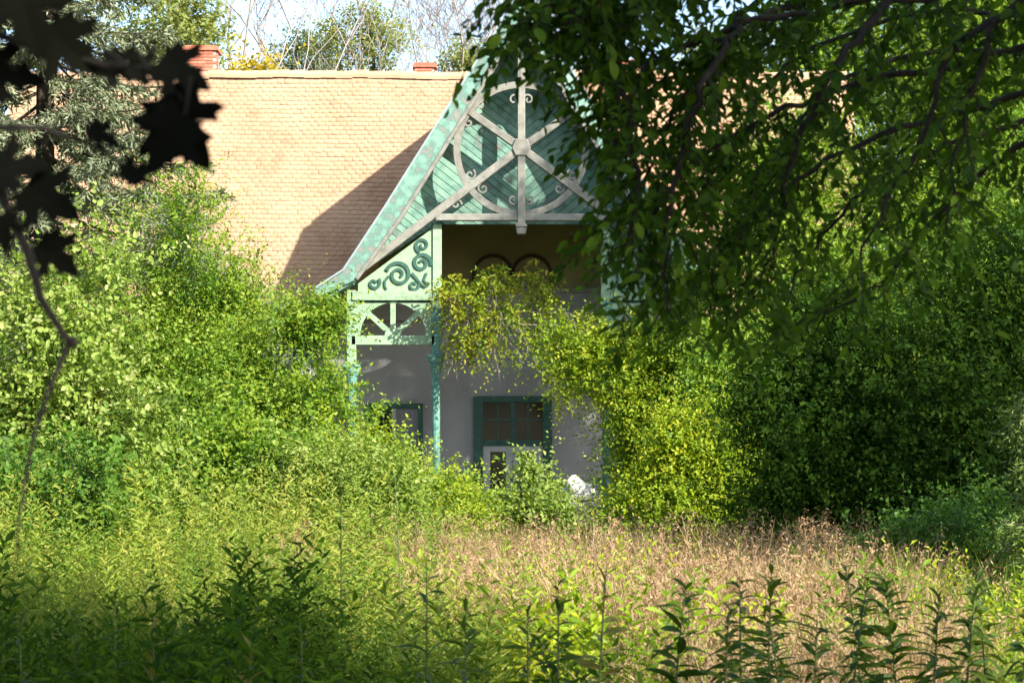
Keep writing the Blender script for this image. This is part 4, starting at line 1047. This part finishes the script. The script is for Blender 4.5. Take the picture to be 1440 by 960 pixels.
weeds_mass('undergrowth', 'feathery yellow-green weeds standing thick across the lower left',
           [(-60, 520, 13, 18, 2000, .6, 1.35, 38), (-60, 620, 18, 24, 1700, .8, 1.85, 36), (380, 760, 11, 17, 1100, .5, 1.05, 36)], 'grass_green', 111, .085, .22)
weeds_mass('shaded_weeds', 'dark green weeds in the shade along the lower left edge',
           [(-40, 480, 8.0, 13, 1000, .5, 1.15, 28), (480, 900, 8.5, 12, 110, .4, .9, 24)], 'leaf_shade', 112, .11, .30)  # their shade is partly in the darker leaf colour
weeds_mass('meadow_weeds', 'scattered green weeds growing among the dry grass',
           [(560, 1000, 11, 24, 1250, .4, 1.1, 24), (1000, 1500, 10, 22, 900, .4, 1.05, 24)], 'leaf_yellow', 113, .09, .32)

# tan seed-head stalks standing out of the dry grass
def dry_stalk(px, pytop, Y, label, seed):
    rng = np.random.default_rng(seed); X = at(px, Y); H = ht(pytop, Y)
    t = thing('dry_stalk', label, 'plant', (X, Y, 0), 'dried seed stalks in the meadow')
    m = MB(); m.tube(wobble(rng, (X, Y, -.05), (X + .03, Y, H), 6, .01), np.linspace(.007, .003, 6), 5)
    B = []
    for _ in range(10):
        z = H * rng.uniform(.72, 1.0); a = rng.uniform(0, 6.28); l = rng.uniform(.08, .2)
        e = np.array([X + math.cos(a) * l * .7, Y + math.sin(a) * l * .7, z + l * .7])
        m.tube([(X + .02, Y, z - .03), e], [.003, .002], 3); B.append(e + rng.normal(size=(16, 3)) * .03)
    m.build('stem', 'dry_stem', t)
    B = np.concatenate(B); n = len(B)
    child('seed_head', leaf_mesh('seed_head', (B, rand_dir(n, rng), rand_dir(n, rng), rng.uniform(.015, .04, n), rng.uniform(.01, .02, n), rng.uniform(0, .5, n)), 'grass_dry'), t, 'stuff')
dry_stalk(1128, 742, 19, 'tall dried seed stalk before the dark shade, left one of the pair', 121)
dry_stalk(1172, 745, 19, 'tall dried seed stalk before the dark shade, right one of the pair', 122)
dry_stalk(878, 742, 21, 'dried brown seed stalk below the yellow bush with golden leaves', 123)
dry_stalk(412, 745, 18, 'lone dried brown stalk among the feathery weeds on the left', 124)

# ------------------------------------------------------------------ tall single weeds along the bottom edge, every leaf a part
WLEAF = [lance_mesh('leaf', 'weed', 1, .27, .5, .3, 6), lance_mesh('leaf', 'weed', 1, .31, .25, .3, 5), lance_mesh('leaf', 'weed', 1, .21, .75, .3, 6)]
GLEAF = [lance_mesh('leaf', 'weed_gold', 1, .26, .38, .3, 5), lance_mesh('leaf', 'weed_gold', 1, .32, .2, .3, 5)]
def weed(px, pytop, Y, label, seed, leaf=.12, gap=.030, gold=False, lean=0.0, rise=.35, zmin=.45):
    r = random.Random(seed); X = at(px, Y); H = ht(pytop, Y)
    t = thing('tall_weed', label, 'weed', (X, Y, 0), 'tall weeds along the bottom edge')
    ly = r.gauss(0, .03); top = Vector((X + lean, Y + ly, H))
    def sp(z):
        k = z / H; return Vector((X + lean * k * k, Y + ly * k, z))
    MB().tube([sp(H * k) - Vector((0, 0, .05 if k == 0 else 0)) for k in (0, .3, .6, .85, 1)], [.0075, .0065, .005, .0035, .0015], 6).build('stem', 'green_stem', t, smooth=True)
    z = zmin; i = 0
    while z < H - .01:
        k = (z - zmin) / (H - zmin); L = leaf * (1.08 - .62 * k ** 2) * r.uniform(.8, 1.15)
        if i % 2 == 0: az = r.uniform(0, 6.28) if i == 0 else az + 1.25 + r.gauss(0, .25)
        else: az += math.pi + r.gauss(0, .2)
        el = rise + .75 * k ** 2 + r.gauss(0, .12) - .12
        d = Vector((math.cos(az) * math.cos(el), math.sin(az) * math.cos(el), math.sin(el))); sd = Vector((0, 0, 1)).cross(d).normalized(); nn = d.cross(sd)
        o = bpy.data.objects.new('leaf', r.choice(GLEAF if gold else WLEAF)); COL.objects.link(o); o.parent = t
        o.matrix_basis = Matrix.Translation(sp(z) - t.location) @ Matrix((d, sd, nn)).transposed().to_4x4() @ Matrix.Rotation(r.gauss(0, .5), 4, 'X') @ Matrix.Rotation(r.gauss(0, .25), 4, 'Y') @ Matrix.Scale(L, 4)
        z += gap * r.uniform(.35, .9) if i % 2 == 0 else gap * r.uniform(.7, 1.4); i += 1
ORD = ['first', 'second', 'third', 'fourth', 'fifth', 'sixth', 'seventh', 'eighth', 'ninth', 'tenth', 'eleventh', 'twelfth', 'thirteenth', 'fourteenth', 'fifteenth']
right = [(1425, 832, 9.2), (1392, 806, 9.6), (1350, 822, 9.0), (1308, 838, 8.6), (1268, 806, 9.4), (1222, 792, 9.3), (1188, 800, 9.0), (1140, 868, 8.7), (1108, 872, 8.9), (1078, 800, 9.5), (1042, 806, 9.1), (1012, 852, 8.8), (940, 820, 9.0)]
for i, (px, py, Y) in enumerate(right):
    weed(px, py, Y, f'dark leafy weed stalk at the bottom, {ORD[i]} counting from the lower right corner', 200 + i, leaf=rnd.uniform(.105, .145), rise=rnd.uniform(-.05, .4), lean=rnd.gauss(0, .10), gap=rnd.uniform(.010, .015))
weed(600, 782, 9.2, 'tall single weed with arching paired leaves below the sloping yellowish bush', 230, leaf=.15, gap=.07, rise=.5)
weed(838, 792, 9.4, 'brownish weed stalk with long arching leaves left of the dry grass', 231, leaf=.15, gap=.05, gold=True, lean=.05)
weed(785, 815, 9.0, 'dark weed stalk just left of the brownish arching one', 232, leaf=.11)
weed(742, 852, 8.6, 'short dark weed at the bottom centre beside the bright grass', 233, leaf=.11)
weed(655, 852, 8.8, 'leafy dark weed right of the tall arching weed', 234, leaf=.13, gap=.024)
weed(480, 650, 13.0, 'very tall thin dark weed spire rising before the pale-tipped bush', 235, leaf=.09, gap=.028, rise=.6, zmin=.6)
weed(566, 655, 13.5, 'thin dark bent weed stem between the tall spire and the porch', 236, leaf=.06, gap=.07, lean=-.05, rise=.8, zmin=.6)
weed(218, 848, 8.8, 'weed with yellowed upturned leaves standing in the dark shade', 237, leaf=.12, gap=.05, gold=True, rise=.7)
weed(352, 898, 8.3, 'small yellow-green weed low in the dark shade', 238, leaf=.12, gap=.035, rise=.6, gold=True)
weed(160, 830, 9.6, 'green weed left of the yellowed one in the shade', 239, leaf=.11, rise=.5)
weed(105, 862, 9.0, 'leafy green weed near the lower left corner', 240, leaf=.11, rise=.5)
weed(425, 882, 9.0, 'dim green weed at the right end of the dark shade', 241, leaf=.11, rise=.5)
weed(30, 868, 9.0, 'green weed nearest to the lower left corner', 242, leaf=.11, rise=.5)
